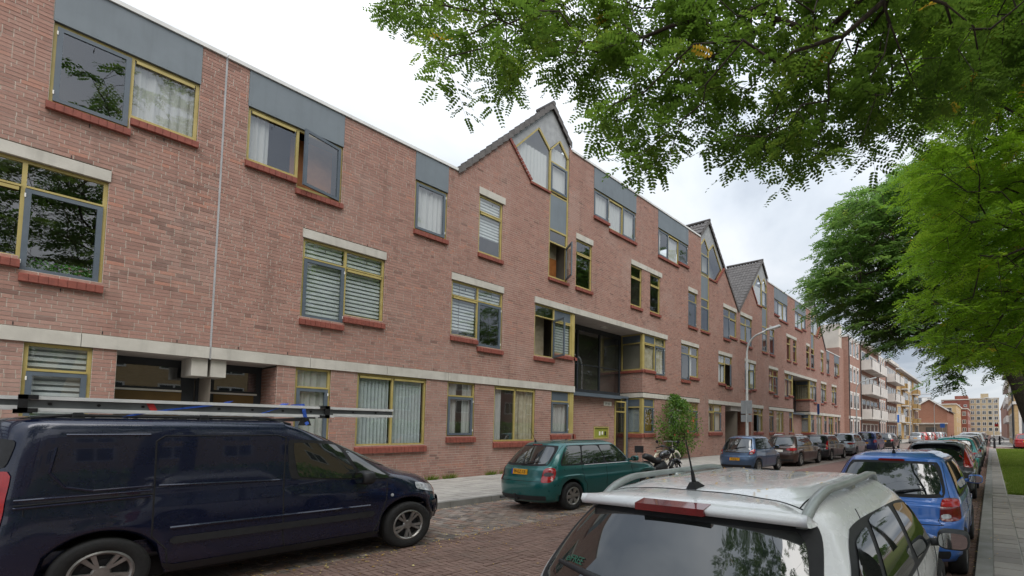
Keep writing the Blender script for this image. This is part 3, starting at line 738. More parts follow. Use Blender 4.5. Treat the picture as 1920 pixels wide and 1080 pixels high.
    # recess with entrance: glazed stair hall between two corner bays
    OPEN.append((14.03, 18.58, .0, 6.43)); OPEN.append((1.0, 4.36, 0, 3.17)); OPEN.append((27.23, 29.3, 0, 3.28))
    DP = 1.4; I = MB(); fr.face(I, [(13.8, 6.41), (18.62, 6.41)], 0) if False else None
    cm = MB(); cm.quad(fr.p(13.75, -.1, 6.425), fr.p(18.7, -.1, 6.425), fr.p(18.7, -DP-.1, 6.425), fr.p(13.75, -DP-.1, 6.425)); cm.build('recess_ceiling', CONC2, bld)
    lm = MB(); fr.box(lm, 16.35, 16.7, -.75, -.60, 6.37, 6.42); lm.build('ceiling_lamp', WHITEM, bld)
    gl = MB(); fb = fr
    for u in (14.1, 15.55, 17.0, 18.47): fb.box(gl, u-.04, u+.04, -DP-.06, -DP+.04, 3.45, 6.42)
    fb.box(gl, 14.06, 18.51, -DP-.05, -DP+.03, 6.2, 6.42); fb.box(gl, 14.06, 18.51, -DP-.07, -DP+.05, 3.25, 3.5); fb.box(gl, 14.06, 18.51, -DP-.05, -DP+.02, 4.62, 4.66)
    gw = gl.build('stair_glazing', DARKF, bld)
    for a, b_ in ((14.14, 15.51), (15.59, 16.96), (17.04, 18.43)):
        for z0, z1 in ((3.5, 4.62), (4.66, 6.2)): pane(fr, gw, a, b_, z0, z1, -DP, PANED)
    # bay corners: post, side light, panel, sill, parapet bricks
    for uc, sg in ((14.03, -1), (18.58, 1)):
        d0 = np.array(fr.p(uc, 0, 0)); up = fr.a*(1 if fr.f(1) > fr.f(0) else -1)
        sf = Fr((d0[0]-0, d0[1], 0), (1, 0, 0), -up*sg, lambda u: u)     # u negative into the building
        L0, L1 = -DP, -.0
        wm = MB()
        for z0, z1, zt_, nm in ((4.62, 6.41, 5.96, 'first'), (1.48, 3.22, 2.78, 'ground')):
            ring(sf, wm, L0, L1-.14, z0, z1, .06, -.10, -.03); sf.box(wm, L0+.06, L1-.2, -.10, -.031, zt_-.03, zt_+.03); sf.box(wm, -.14, .0-.03, -.11, -.02, z0, z1)
        so = wm.build('bay_window', YELLOW, bld)
        for z0, z1, zt_, cu_ in ((4.62, 6.41, 5.96, 'beige'), (1.48, 3.22, 2.78, 'horiz')):
            pane(sf, so, L0+.06, L1-.2, z0+.06, zt_-.03, -.06); p_ = MB(); sf.box(p_, L0+.06, L1-.2, -.08, -.05, zt_+.03, z1-.06); p_.build('panel', GREYF, so)
            curtain(sf, so, L0+.05, L1-.15, z0+.05, zt_, cu_)
        sill(sf, L0-.02, .07, 4.62, so, .14, .07); sill(sf, L0-.02, .07, 1.48, so, .2, .07)
        masonry(bld, sf, L0-.1, -.006, lambda u: np.full(np.shape(u), 6.4), 6.4, [(-9, 9, 4.5, 6.5), (-9, 9, 3.25, 3.47), (-9, 9, 1.3, 3.3)], name='bay_wall', depth=.08)
        bm = MB(); zb_ = (3.253, 3.466) if sg > 0 else (3.173, 3.416); sf.box(bm, L0, .042 if sg > 0 else -.005, -.1, .03, *zb_); bm.build('band', CONC, bld)
    window(bld, fr, 6.41, [(11.95, 12.92, 4.42, 'o75' if near else 's'), (12.92, 13.86, 4.64, 'f')], 5.95, ['room', 'zebra.05'] if near else 'net', top=['glass', 'panel'])
    window(bld, fr, 6.41, [(18.72, 19.62, 4.66, 'f'), (19.62, 20.54, 4.46, 's')], 5.98, 'beige', top=['panel', 'glass'])
    window(bld, fr, 3.22, [(18.72, 19.60, 1.50, 's')], 2.8, 'gold', top='panel', lowsill=.2)
    cp = MB(); fr.box(cp, 13.86, 14.02, -.12, -.02, 4.64, 6.41); fr.box(cp, 18.59, 18.72, -.12, -.02, 4.66, 6.41); fr.box(cp, 18.59, 18.72, -.12, -.02, 1.5, 3.23); fr.box(cp, 13.80, 14.02, -.12, -.02, 1.48, 3.16); cp.build('corner_post', YELLOW, bld)
    OPEN.append((13.8, 14.03, 4.62, 6.42)); OPEN.append((18.58, 18.75, 4.64, 6.42)); OPEN.append((18.58, 18.75, 1.5, 3.25)); OPEN.append((13.78, 14.03, 1.48, 3.17))
    # entrance wall in the recess
    ew = Fr((XF-.85, 0, 0), (0, 1, 0), (1, 0, 0), f)
    masonry(bld, ew, 13.9, 17.5, lambda u: np.full(np.shape(u), 3.2), 3.2, [(16.1, 17.1, 1.25, 1.80)], name='entrance_wall', depth=.06)
    lb = MB(); ring(ew, lb, 16.1, 17.1, 1.25, 1.80, .05, -.05, .02); lo = lb.build('letterbox_panel', YELLOW, bld)
    bk = MB(); ew.box(bk, 16.15, 17.05, -.06, -.03, 1.3, 1.75); bk.build('panel_back', M('olive_panel'+name, lin('8a8f3a'), lin('7d8233'), 3, .5), lo)
    for k_, (a, c) in enumerate(((16.48, WHITEM), (16.66, WHITEM), (16.86, BLACKM))): q_ = MB(); ew.box(q_, a, a+.09, -.03, -.015, 1.40+.03*(k_ == 1), 1.58); q_.build('call_button', c, lo)
    ns = MB(); ew.box(ns, 16.75, 17.28, .0, .012, 2.78, 2.98); nso = ns.build('number_sign', WHITEM, bld)
    if near: text_on('37-161', nso, ew.p(17.015, .014, 2.83), .13, (math.pi/2, 0, math.pi/2), BLACKM)
    dr = MB(); ring(ew, dr, 17.52, 18.35, .12, 3.05, .07, -.06, .02); ew.box(dr, 17.59, 18.28, -.05, .0, 2.5, 2.56); do = dr.build('entrance_door', YELLOW, bld); pane(ew, do, 17.59, 18.28, .2, 2.98, -.03, PANED)
    gp = MB(); ew.box(gp, 18.36, 18.50, -.1, .03, .12, 3.2); ew.box(gp, 13.9, 18.5, -.1, .06, 3.2, 3.3); gp.build('canopy_beam', GREYF, bld); can = MB(); ew.box(can, 13.95, 17.6, -.3, .35, 3.12, 3.24); can.build('canopy', GREYF, bld)
    # passage
    pm_ = MB(); P_ = fr.p
    pm_.quad(P_(29.17, -2.6, 0), P_(27.23, -2.6, 0), P_(27.23, -2.6, 3.3), P_(29.17, -2.6, 3.3)); pm_.quad(P_(27.23, 0, 0), P_(27.23, -2.6, 0), P_(27.23, -2.6, 3.3), P_(27.23, 0, 3.3))
    pm_.build('passage_wall', BTEX, bld); pc = MB(); pc.quad(P_(29.17, 0, 3.272), P_(27.23, 0, 3.272), P_(27.23, -2.6, 3.272), P_(29.17, -2.6, 3.272)); fr.box(pc, 28.2, 29.16, -1.0, -.1, 2.95, 3.27); pc.build('passage_ceiling', CONC2, bld)
    # left porch half
    pd = MB(); fr.box(pd, 3.2, 4.36, -1.05, -1.0, .12, 3.17); q_ = pd.build('porch_back', DARKF, bld); q2 = MB(); fr.box(q2, 3.5, 4.22, -1.0, -.98, .4, 2.45); q2.build('door_panel', BROWNP, q_); pane(fr, q_, 3.5, 4.25, 2.55, 3.0, -.985, PANED)
    tr_ = MB(); fr.box(tr_, 3.42, 4.28, -1.0, -.97, 2.46, 2.5); tr_.build('rail', WHITEM, q_)
    pc = MB(); pc.quad(P_(3.2, 0, 3.168), P_(4.4, 0, 3.168), P_(4.4, -1.1, 3.168), P_(3.2, -1.1, 3.168)); pc.build('porch_ceiling', CONC2, bld)
    bk = MB(); fr.box(bk, 3.22, 3.47, -.85, -.06, 2.78, 3.165); bk.build('beam_end', CONC, bld)
    d0 = fr.p(4.36, 0, 0); up = fr.a*(1 if fr.f(1) > fr.f(0) else -1); sf = Fr((d0[0], d0[1], 0), (1, 0, 0), -up); masonry(bld, sf, -1.0, -.1, lambda u: np.full(np.shape(u), 3.16), 3.16, [], name='porch_side', depth=.05)
    # gables
    gable(bld, fr, APX1, 1, 'net', near); gable(bld, fr, APX2, -1, None if near else 'net', False)
    roof_pitch(bld, fr, APX1, 0, 0, ((-1, 3.88), (1, 1.0)), .9); roof_pitch(bld, fr, APX2, 0, 0, ((-1, 1.0), (1, 4.06)))
    op = list(OPEN)
    masonry(bld, fr, 3.19, 29.17, topB, 14.5, op, gable_holes)
    # roof edge and flat roofs
    for a, b_, z in ((3.19, 8.74, 10.0), (13.68, 24.06, 13.15)):
        fm = MB(); fr.box(fm, a, b_, -.15, .05, z-.01, z+.075); fm.build('roof_edge', FASCIA, bld)
        rf = MB(); fr.box(rf, a, b_, -10, -.15, z-.25, z-.05); rf.build('flat_roof', DARKF, bld)
    it = MB()
    for z in (.12, 3.3, 6.5, 9.75): it.quad(fr.p(3.2, -.13, z), fr.p(29.1, -.13, z), fr.p(29.1, -4, z), fr.p(3.2, -4, z)) if z > 4 else None
    it.quad(fr.p(3.2, -4, 6.5), fr.p(29.1, -4, 6.5), fr.p(29.1, -4, 9.7), fr.p(3.2, -4, 9.7)); it.quad(fr.p(10.5, -4, 9.7), fr.p(27.2, -4, 9.7), fr.p(27.2, -4, 12.0), fr.p(10.5, -4, 12.0)); it.quad(fr.p(3.2, -1.9, 0), fr.p(29.1, -1.9, 0), fr.p(29.1, -1.9, 6.5), fr.p(3.2, -1.9, 6.5))
    for u in (3.25, 6.9, 9.0, 11.4, 13.85, 18.7, 20.7, 24.2, 26.9, 29.1): it.quad(fr.p(u, -.13, 3.3 if 13 < u < 19 else .1), fr.p(u, -4, 3.3 if 13 < u < 19 else .1), fr.p(u, -4, 9.7), fr.p(u, -.13, 9.7))
    it.build('interior', INTERIOR, bld)
    bk_ = MB(); fr.box(bk_, 3.2, 29.16, -10, -9.9, 0, 10); bk_.build('rear_wall', BTEX, bld)
    return bld, fr
def text_on(s, parent, loc, size, rot, mat, name='lettering', align='CENTER', ext=.001, sx=1.):
    c = bpy.data.curves.new(name, 'FONT'); c.body = s; c.size = size; c.align_x = align; c.extrude = ext
    t = bpy.data.objects.new(name, c); COL.objects.link(t); dg = bpy.context.evaluated_depsgraph_get(); me = bpy.data.meshes.new_from_object(t.evaluated_get(dg))
    bpy.data.objects.remove(t); me.materials.clear(); o = link(name, me, mat, parent); o.location = loc; o.rotation_euler = rot; o.scale = (sx, 1, 1); return o
BTEX = brick_tex('brick_plain', lin('96604f'), lin('7f4f43'), lin('8d8377'), axis='xyz')

bldB, frB = block_B('brick_terrace', 'red brick terrace with first pointed gable, grey top panels and glazed entrance recess', lambda u: u, False)
bldC, frC = block_B('brick_terrace', 'farther red brick terrace block behind the curved street lamp', lambda u: MIRC-u, True)
# block A: left edge of the picture
OPEN = []
fA = Fr((XF, 0, 0), (0, 1, 0), (1, 0, 0), lambda u: MIRA-u)
bldA = tag(empty('brick_terrace'), 'red brick terrace block left of the pale vertical joint above the van', 'building')
window(bldA, fA, 9.12, [(3.59, 4.55, 7.86, 'f'), (4.55, 5.52, 7.62, 's')], cur=['net', None]); top_panel(bldA, fA, 3.58, 5.53, 9.13, 9.99)
window(bldA, fA, 6.41, [(4.75, 5.70, 4.40, 's'), (5.70, 6.66, 4.63, 'f')], 5.93, None); lintel(bldA, fA, 4.73, 6.68, 6.42, 6.64, 5)
window(bldA, fA, 3.16, [(4.80, 5.57, .35, 's')], 2.68, 'zebra', sills=False, name='door')
window(bldA, fA, 3.16, [(6.08, 7.0, 1.19, 'f'), (7.0, 7.95, 1.19, 'f')], cur='net', lowsill=.2)
lintel(bldA, fA, 3.20, 10.2, 3.17, 3.42, 1.75, .045, 'band'); OPEN.append((0, 4.50, 0, 3.17))
pd = MB(); fA.box(pd, 3.2, 4.5, -1.05, -1.0, .12, 3.17); q_ = pd.build('porch_back', DARKF, bldA); q2 = MB(); fA.box(q2, 3.40, 4.42, -1.0, -.98, .4, 2.45); q2.build('door_panel', BROWNP, q_); pane(fA, q_, 3.42, 4.40, 2.55, 3.0, -.985, PANED)
tr_ = MB(); fA.box(tr_, 3.40, 4.42, -1.0, -.97, 2.46, 2.5); tr_.build('rail', WHITEM, q_)
pc = MB(); pc.quad(fA.p(3.2, 0, 3.168), fA.p(4.54, 0, 3.168), fA.p(4.54, -1.1, 3.168), fA.p(3.2, -1.1, 3.168)); pc.build('porch_ceiling', CONC2, bldA)
bk = MB(); fA.box(bk, 3.2, 3.45, -.85, -.06, 2.78, 3.165); bk.build('beam_end', CONC, bldA)
op = list(OPEN)
masonry(bldA, fA, 3.19, 10.2, lambda u: np.full(np.shape(u), 10.0), 10.0, op, None, lambda u, z: (MIRA-u > 1.72) & (MIRA-u < 3.1) & (z > 4.5) & (z < 7.42))
fm = MB(); fA.box(fm, 3.20, 10.2, -.15, .05, 9.99, 10.075); fm.build('roof_edge', FASCIA, bldA)
it = MB(); it.quad(fA.p(3.2, -3, 0), fA.p(10, -3, 0), fA.p(10, -3, 10), fA.p(3.2, -3, 10))
for z in (3.3, 6.5, 9.8): it.quad(fA.p(3.2, -.13, z), fA.p(10, -.13, z), fA.p(10, -3, z), fA.p(3.2, -3, z))
for u in (3.22, 5.6, 10): it.quad(fA.p(u, -.13, 3.3), fA.p(u, -3, 3.3), fA.p(u, -3, 10), fA.p(u, -.13, 10))
it.build('interior', INTERIOR, bldA)
jm = MB(); jm.box(XF-.02, XF+.004, 3.168, 3.200, 3.45, 10.0); jm.box(XF-.02, XF+.03, 3.172, 3.196, 3.15, 3.45); jm.build('movement_joint', JOINT, bldA)
# ------------------------------------------------------------------ cars
def paint(name, col, metal=.0, rough=.28, flake=.0):
    m, nt, b = newmat(name); c = tuple(col)
    tcn = nt.nodes.new('ShaderNodeTexCoord')
    nt.links.new(mixc(nt, ramp(nt, noise(nt, 2.2, 4, vec=tcn.outputs['Object']), [(.4, 0.), (.7, 1.)]), c, tuple(x*.93+.004 for x in c)), b.inputs['Base Color'])
    b.inputs['Metallic'].default_value = metal; b.inputs['Roughness'].default_value = rough; b.inputs['Coat Weight'].default_value = .9; b.inputs['Coat Roughness'].default_value = .03
    # film of street dust
    rr = ramp(nt, noise(nt, 5, 5, .7, vec=tcn.outputs['Object']), [(.3, rough), (.8, rough+.18)]); nt.links.new(rr, b.inputs['Roughness'])
    return m
def carglass(name, col=(.012, .016, .016)):
    m, nt, b = newmat(name); b.inputs['Base Color'].default_value = (*col, 1); b.inputs['Roughness'].default_value = .015
    b.inputs['IOR'].default_value = 2.0; b.inputs['Specular IOR Level'].default_value = .5
    rr = ramp(nt, noise(nt, 9, 4), [(.4, .01), (.85, .06)]); nt.links.new(rr, b.inputs['Roughness']); return m
CG = carglass('car_glass'); 
RED = M('tail_red', (.42, .008, .012), (.30, .004, .008), 14, .12, coat=.8); REDD = M('tail_dark_red', (.16, .004, .006), (.10, .003, .004), 14, .15, coat=.8)
LCLEAR = M('lamp_clear', lin('c9ccd0'), lin('8f9499'), 25, .12, coat=.8); LDARK = M('lamp_smoked', lin('3a3030'), lin('221c1c'), 20, .15, coat=.8)
ORANGE = M('lamp_orange', (.55, .16, .02), None, 20, .2, coat=.6)
CHROME = M('chrome', (.75, .75, .76), (.6, .6, .62), 8, .12, 1.); ALLOY = M('alloy', lin('9d9b98'), lin('84827f'), 10, .35, .7)
PLATE = M('plate_yellow', lin('e0a11c'), lin('d2930f'), 4, .5); PLBLUE = M('plate_blue', lin('1d3f9a'), None, 4, .5)
TYRE = M('tyre', lin('1b1b1c'), lin('232323'), 30, .85, bmp=.3, bscale=120, local=True); ALU = M('aluminium', lin('a9acae'), lin('93979a'), 6, .38, .8, bmp=.03)

def chaikin(P, it=2):
    P = np.array(P, float)
    for _ in range(it):
        Q = [P[0]]
        for a, b_ in zip(P[:-1], P[1:]): Q += [a*.75+b_*.25, a*.25+b_*.75]
        Q.append(P[-1]); P = np.array(Q)
    return P

def ring_pts(xc, xr, xf, w, nr, nf, Ns, Ne):
    """plan outline: long gently bowed sides, rounded corners, bowed ends"""
    halves = []
    for a, n, sgn, c0 in ((xc-xr, 2.7+.12*(nr-6), -1, .40), (xf-xc, 1.55+.2*nf, 1, .72)):
        c = min(c0, a*.55); s0 = (a-c)/a; wc = w*(1-.035*s0*s0) if sgn < 0 else w*(1-.05*s0*s0)
        k = .5**(1/n)
        e_ = [(sgn*(a-c+c*(1-t**n)**(1/n)), wc*t) for t in np.linspace(0, k, Ne, endpoint=False)]
        e_ += [(sgn*(a-c+c*t), wc*(1-t**n)**(1/n)) for t in np.linspace(k, 0, 5, endpoint=False)]
        cc = .035 if sgn < 0 else .05
        sd_ = [(sgn*a*t, w*(1-cc*t*t)) for t in np.linspace(s0, 0, Ns-4, endpoint=(sgn < 0))]
        seq = e_+sd_
        halves.append(seq if sgn < 0 else seq[::-1])
    P = np.array(halves[0]+halves[1]); P[:, 0] += xc
    L = P[1:-1].copy()[::-1]; L[:, 1] *= -1
    return np.r_[P, L]

class Car:
    """car body lofted from horizontal rings; x runs from rear bumper (0) to nose (L), y to the left, z up"""
    def __init__(s, levels, wheels, rw, archr, Ns=34, Ne=9, crown=.045, xc=None, capz=None):
        lv = chaikin(levels, 2); s.L = max(l[2] for l in levels); xc = xc or s.L*.5; rings = []
        for z, xr, xf, w, nr, nf in lv:
            P = ring_pts(xc, xr, xf, w, nr, nf, Ns, Ne); rings.append(np.c_[P, np.full(len(P), z)])
        last = rings[-1]; c = last.mean(0); 
        for k, h in ((.94, .45), (.82, .72), (.6, .93), (.3, 1.)):
            r = last.copy(); r[:, :2] = c[:2]+(last[:, :2]-c[:2])*k; r[:, 2] = last[0, 2]+crown*h; rings.append(r)
        zb0 = levels[0][0]
        for r in rings:
            for wx in wheels:
                dx = np.abs(r[:, 0]-wx); msk = (dx < archr) & (np.abs(r[:, 1]) > .45*np.abs(r[:, 1]).max()); za = rw+np.sqrt(np.maximum(archr**2-dx**2, 0)); zm = rw+archr+.10
                low = msk & (r[:, 2] < zm) & (za > zb0); r[low, 2] = za[low]+(r[low, 2]-zb0)*(zm-za[low])/(zm-zb0)
                fl = np.exp(-((np.hypot(dx, r[:, 2]-rw)-archr)/.05)**2)*(r[:, 2] < zm+.05)*(r[:, 2] > rw-.1)*(np.abs(r[:, 1]) > .7*np.abs(r[:, 1]).max())
                r[:, 1] += np.sign(r[:, 1])*fl*.014
        n = len(rings[0]); V = np.concatenate(rings); m = len(rings); F = []
        for i in range(m-1):
            a = i*n+np.arange(n); b_ = i*n+(np.arange(n)+1) % n; F.append(np.c_[a, b_, b_+n, a+n])
        F = np.concatenate(F); s.V, s.F = V, F; s.n = n; s.m = m
        fl = [tuple(f) for f in F]; fl.append(tuple((m-1)*n+np.arange(n)))
        s.bvh = BVHTree.FromPolygons([tuple(v) for v in V], fl); s.faces = fl
    def body(s, root, mat):
        me = bpy.data.meshes.new('body'); me.from_pydata([tuple(v) for v in s.V], [], s.faces); me.polygons.foreach_set('use_smooth', [True]*len(me.polygons)); me.update()
        o = link('body', me, mat, root); return o
    def cast(s, axis, a, b_, side=1):
        if axis == 'side': o, d = Vector((a, side*3, b_)), Vector((0, -side, 0))
        elif axis == 'rear': o, d = Vector((-2, a, b_)), Vector((1, 0, 0))
        elif axis == 'front': o, d = Vector((s.L+2, a, b_)), Vector((-1, 0, 0))
        else: o, d = Vector((a, b_, 4)), Vector((0, 0, -1))
        h = s.bvh.ray_cast(o, d)
        if h[0] is None:
            h = s.bvh.find_nearest(o+d*(2 if axis != 'top' else 2.6))
        nrm = h[1] if h[1].dot(d) < 0 else -h[1]
        return h[0], nrm
    def patch(s, root, name, mat, axis, quad, side=1, off=.004, n=12, mm=8, rnd=.12, both=False, pn=4):
        """quad: bl, br, tr, tl in the plane of the axis; laid on the body and lifted by off"""
        outo = None
        for sd_ in ((1, -1) if both else (side,)):
            q = [np.array(p, float) for p in quad]
            vs = []; fs = []
            for j in range(mm+1):
                for i in range(n+1):
                    a = 2*i/n-1; b_ = 2*j/mm-1
                    a2 = a*(1-rnd*abs(b_)**pn*abs(a)**2); b2 = b_*(1-rnd*abs(a)**pn*abs(b_)**2)
                    u, v = (a2+1)/2, (b2+1)/2
                    p = (q[0]*(1-u)+q[1]*u)*(1-v)+(q[3]*(1-u)+q[2]*u)*v
                    if axis == 'side': h, nr = s.cast('side', p[0], p[1], sd_)
                    elif axis in ('rear', 'front'): h, nr = s.cast(axis, p[0]*sd_, p[1])
                    else: h, nr = s.cast('top', p[0], p[1]*sd_)
                    vs.append(tuple(h+nr*off))
            for j in range(mm):
                for i in range(n):
                    a = j*(n+1)+i; fs.append((a, a+1, a+n+2, a+n+1))
            me = bpy.data.meshes.new(name); me.from_pydata(vs, [], fs)
            me.polygons.foreach_set('use_smooth', [True]*len(fs)); me.update()
            # face outwards
            pc = me.polygons[len(fs)//2]; h = Vector(pc.center); _, nr = s.cast('side', h.x, h.z, sd_) if axis == 'side' else s.cast(axis, *( (h.y, h.z) if axis != 'top' else (h.x, h.y)))
            if pc.normal.dot(nr) < 0: me.flip_normals()
            outo = link(name, me, mat, root)
        return outo
    def line(s, root, name, mat, axis, pts, w=.009, off=.003, both=False, side=1, step=.04):
        for sd_ in ((1, -1) if both else (side,)):
            P = [np.array(pts[0], float)]
            for a, b_ in zip(pts[:-1], pts[1:]):
                a, b_ = np.array(a, float), np.array(b_, float); k = max(1, int(np.linalg.norm(b_-a)/step))
                P += [a+(b_-a)*(i+1)/k for i in range(k)]
            pts3 = []
            for p in P:
                h, nr = s.cast('side', p[0], p[1], sd_) if axis == 'side' else (s.cast(axis, p[0]*sd_, p[1]) if axis != 'top' else s.cast('top', p[0], p[1]*sd_))
                pts3.append(tuple(h+nr*(off-w*.35)))
            m = MB(); m.tube(pts3, w/2, 5); m.build(name, mat, root)

WHEELS = {}
def wheel_mesh(r, w, spokes, style):
    key = (round(r, 2), w, spokes, style)
    if key in WHEELS: return WHEELS[key]
    t = MB(); rr = r*.64
    t.lathe([(rr, -w*.42), (rr+.02, -w*.5), (r*.9, -w*.52), (r*.975, -w*.44), (r, -w*.25), (r, w*.25), (r*.975, w*.44), (r*.9, w*.52), (rr+.02, w*.5), (rr, w*.42)], 40)
    tm = t.mesh('wheel', True)
    k = MB(); k.lathe([(rr+.004, w*.44), (rr-.012, w*.47), (rr-.028, w*.40), (rr-.03, -w*.3)], 40)
    k.lathe([(.0, w*.37), (.05*r/.3, w*.37), (.062*r/.3, w*.30)], 24)
    for i in range(spokes):
        th = 2*math.pi*i/spokes; offs = (-.19, .19) if style == 'twin' else (0,)
        for of in offs:
            c, s2 = math.cos(th), math.sin(th); wd0, wd1 = (.012, .022) if style == 'twin' else (.034, .05)
            wd0 *= r/.3; wd1 *= r/.3
            def pt(rad, lat, ax, of=of):
                a2 = th+of*(rad/rr)
                return (rad*math.cos(a2)-lat*math.sin(a2), ax, rad*math.sin(a2)+lat*math.cos(a2))
            r0, r1 = .03*r/.3, rr-.012
            k.hexa([pt(r0, -wd0, w*.22), pt(r1, -wd1, w*.30), pt(r1, wd1, w*.30), pt(r0, wd0, w*.22), pt(r0, -wd0*.8, w*.36), pt(r1, -wd1*.8, w*.43), pt(r1, wd1*.8, w*.43), pt(r0, wd0*.8, w*.36)])
    for i in range(5):
        th = 2*math.pi*i/5; k.tube([(.045*r/.3*math.cos(th), w*.33, .045*r/.3*math.sin(th)), (.045*r/.3*math.cos(th), w*.39, .045*r/.3*math.sin(th))], .009, 6)
    rm = k.mesh('rim', False)
    d = MB(); d.lathe([(rr-.02, w*.05), (.0, w*.05)], 24); d.tube([(.0, w*.02, 0), (0, w*.12, 0)], rr*.62, 24); dm = d.mesh('brake_disc')
    WHEELS[key] = (tm, rm, dm); return WHEELS[key]

def add_wheels(root, wxs, hw, r, w=.19, spokes=5, style='plain', rimmat=None, steer=0, nosee=False):
    tm, rm, dm = wheel_mesh(r, w, spokes, style)
    for i, x in enumerate(wxs):
        for sd_ in (1, -1):
            o = link('wheel', tm, TYRE, root); o.location = (x, sd_*(hw-w/2), r); o.rotation_euler = (0, random.random()*6, 0 if sd_ > 0 else math.pi)
            q = link('rim', rm, rimmat or ALLOY, o); link('brake_disc', dm, PLASTIC, o)

def plate(car, root, text, y0, z, w=.46, h=.105, wt=None, axis='rear', col=None):
    p, n = car.cast('rear', y0, z); n = Vector((-1, 0, n.z*1.0)).normalized() if abs(n.z) < .6 else Vector((-1, 0, 0))
    m = MB(); tz = Vector((0, 0, 1)); up = (tz-n*tz.dot(n)).normalized(); rt = n.cross(up)
    x0 = p.x-.012
    P = lambda a, b_, d: Vector((x0, y0, z))+rt*a*-1+up*b_+n*d
    m.hexa([tuple(P(a, b_, d)) for b_ in (-h/2, h/2) for a, d in ((-w/2, -.02), (w/2, -.02), (w/2, .008), (-w/2, .008))]); o = m.build('number_plate', col or PLATE, root)
    mb = MB(); mb.hexa([tuple(P(a, b_, d)) for b_ in (-h/2, h/2) for a, d in ((-w/2-.001, .0), (-w/2+.04, .0), (-w/2+.04, .0095), (-w/2-.001, .0095))]); 
    mb.build('plate_band', PLBLUE, o)
    if text:
        q = P(.02, -h*.30, .0095); rz = math.atan2(-rt.y, -rt.x)
        # text faces n (towards -x)
        rot = Matrix((( (-rt).x*-1, up.x, n.x), ((-rt).y*-1, up.y, n.y), ((-rt).z*-1, up.z, n.z)))
        X = up.cross(n); rot = Matrix(((X.x, up.x, n.x), (X.y, up.y, n.y), (X.z, up.z, n.z)))
        text_on(text, o, q, h*.92, rot.to_euler(), BLACKM, 'plate_number', sx=.86)
    return o

def mirror_part(car, root, x, z, mat, glassm=None, s=1., reach=.10, both=True, cap=None):
    for sd_ in (1, -1):
        h, n = car.cast('side', x, z, sd_); y = h.y
        m = MB(); vs = []; fs = []; N1, N2 = 12, 8
        for j in range(N2+1):
            ph = -math.pi/2+math.pi*j/N2
            for i in range(N1):
                th = 2*math.pi*i/N1; ex = lambda t, e_: math.copysign(abs(t)**e_, t)
                vs.append((x+.045*s+.06*s*ex(math.cos(ph), .5)*ex(math.cos(th), .6), y+sd_*(reach+.095*s+.095*s*ex(math.cos(ph), .5)*ex(math.sin(th), .6)), z+.065*s*ex(math.sin(ph), .6)))
        for j in range(N2):
            for i in range(N1): fs.append((j*N1+i, j*N1+(i+1) % N1, (j+1)*N1+(i+1) % N1, (j+1)*N1+i))
        m.add(vs, fs); m.tube([(x+.03*s, y-sd_*.02, z-.03*s), (x+.04*s, y+sd_*(reach+.05), z-.02*s)], .026*s, 8)
        o = m.build('wing_mirror', mat, root, True)
        g_ = MB(); xx = x+.045*s-.062*s; yy = y+sd_*(reach+.095*s); n_ = 16
        g_.add([(xx-.001, yy+.082*s*math.copysign(abs(math.cos(t))**.6, math.cos(t)), z+.05*s*math.copysign(abs(math.sin(t))**.6, math.sin(t))) for t in np.linspace(0, 2*math.pi, n_, endpoint=False)], [tuple(range(n_))]); g_.build('mirror_glass', MIRG, o)
MIRG = M('mirror_glass', (.5, .52, .53), (.48, .5, .5), 3, .03, 1.)

def under(root, L, hw, z1=.55, wheels=(), r=.3):
    m = MB(); m.box(.25, L-.3, -hw+.24, hw-.24, .17, z1); m.build('underbody', BLACKM, root)
    m = MB(); m.box(L*.32, L*.68, -hw+.14, hw-.14, .185, .34); m.build('shade_box', BLACKM, root)  # black box added between the wheels to darken the gap under the car

def std_levels(L, W, H, belt, cowl, wsr, wsf, tail, roofw=.70, hoodz=None, hoodf=.12, zs=.20, tb=.05, notch=None, topr=.10):
    """levels of a usual car: tail = rear slope: (x at belt, x at roof edge); wsf/wsr = windscreen foot / header x"""
    w = W/2; hoodz = hoodz or belt-.04
    return [(zs, .10, L-.12, w*.90, 6, 3.6), (zs+.06, .03, L-.05, w*.965, 5.5, 3.4), (.45, .0, L, w*.99, 5.5, 3.2), (.58, .0, L-.01, w, 5.5, 3.2), (.66, tb*.6, L-.03, w*.998, 6, 3.2),
            (hoodz-.14, tb, L-hoodf, w*.985, 6, 3.2), (hoodz-.04, tb+.01, L-hoodf-.16, w*.97, 6, 3.2), (hoodz+.01, tb+.015, L-hoodf-.5, w*.965, 6, 3.3), (belt, tail[0], wsf+.04, w*.955, 6.5, 3.6), (belt+.045, tail[0]+.02, wsf-.06, w*.935, 7, 4),
            ((belt+H)/2-.02, tail[0]*.45+tail[1]*.55-.02, wsf*.52+wsr*.48, w*(.93*.45+roofw*.55+.035), 7, 5), (H-topr, tail[1]-.01, wsr+.02, w*(roofw+.02), 7, 6), (H-topr*.52, tail[1]+.035, wsr-.10, w*(roofw-.055), 7, 6), (H-topr*.4, tail[1]+.09, wsr-.2, w*(roofw-.12), 7, 6)]

def place(root, x_center, y_rear, yaw=0):
    root.location = (x_center, y_rear, 0); root.rotation_euler = (0, 0, math.pi/2+yaw)

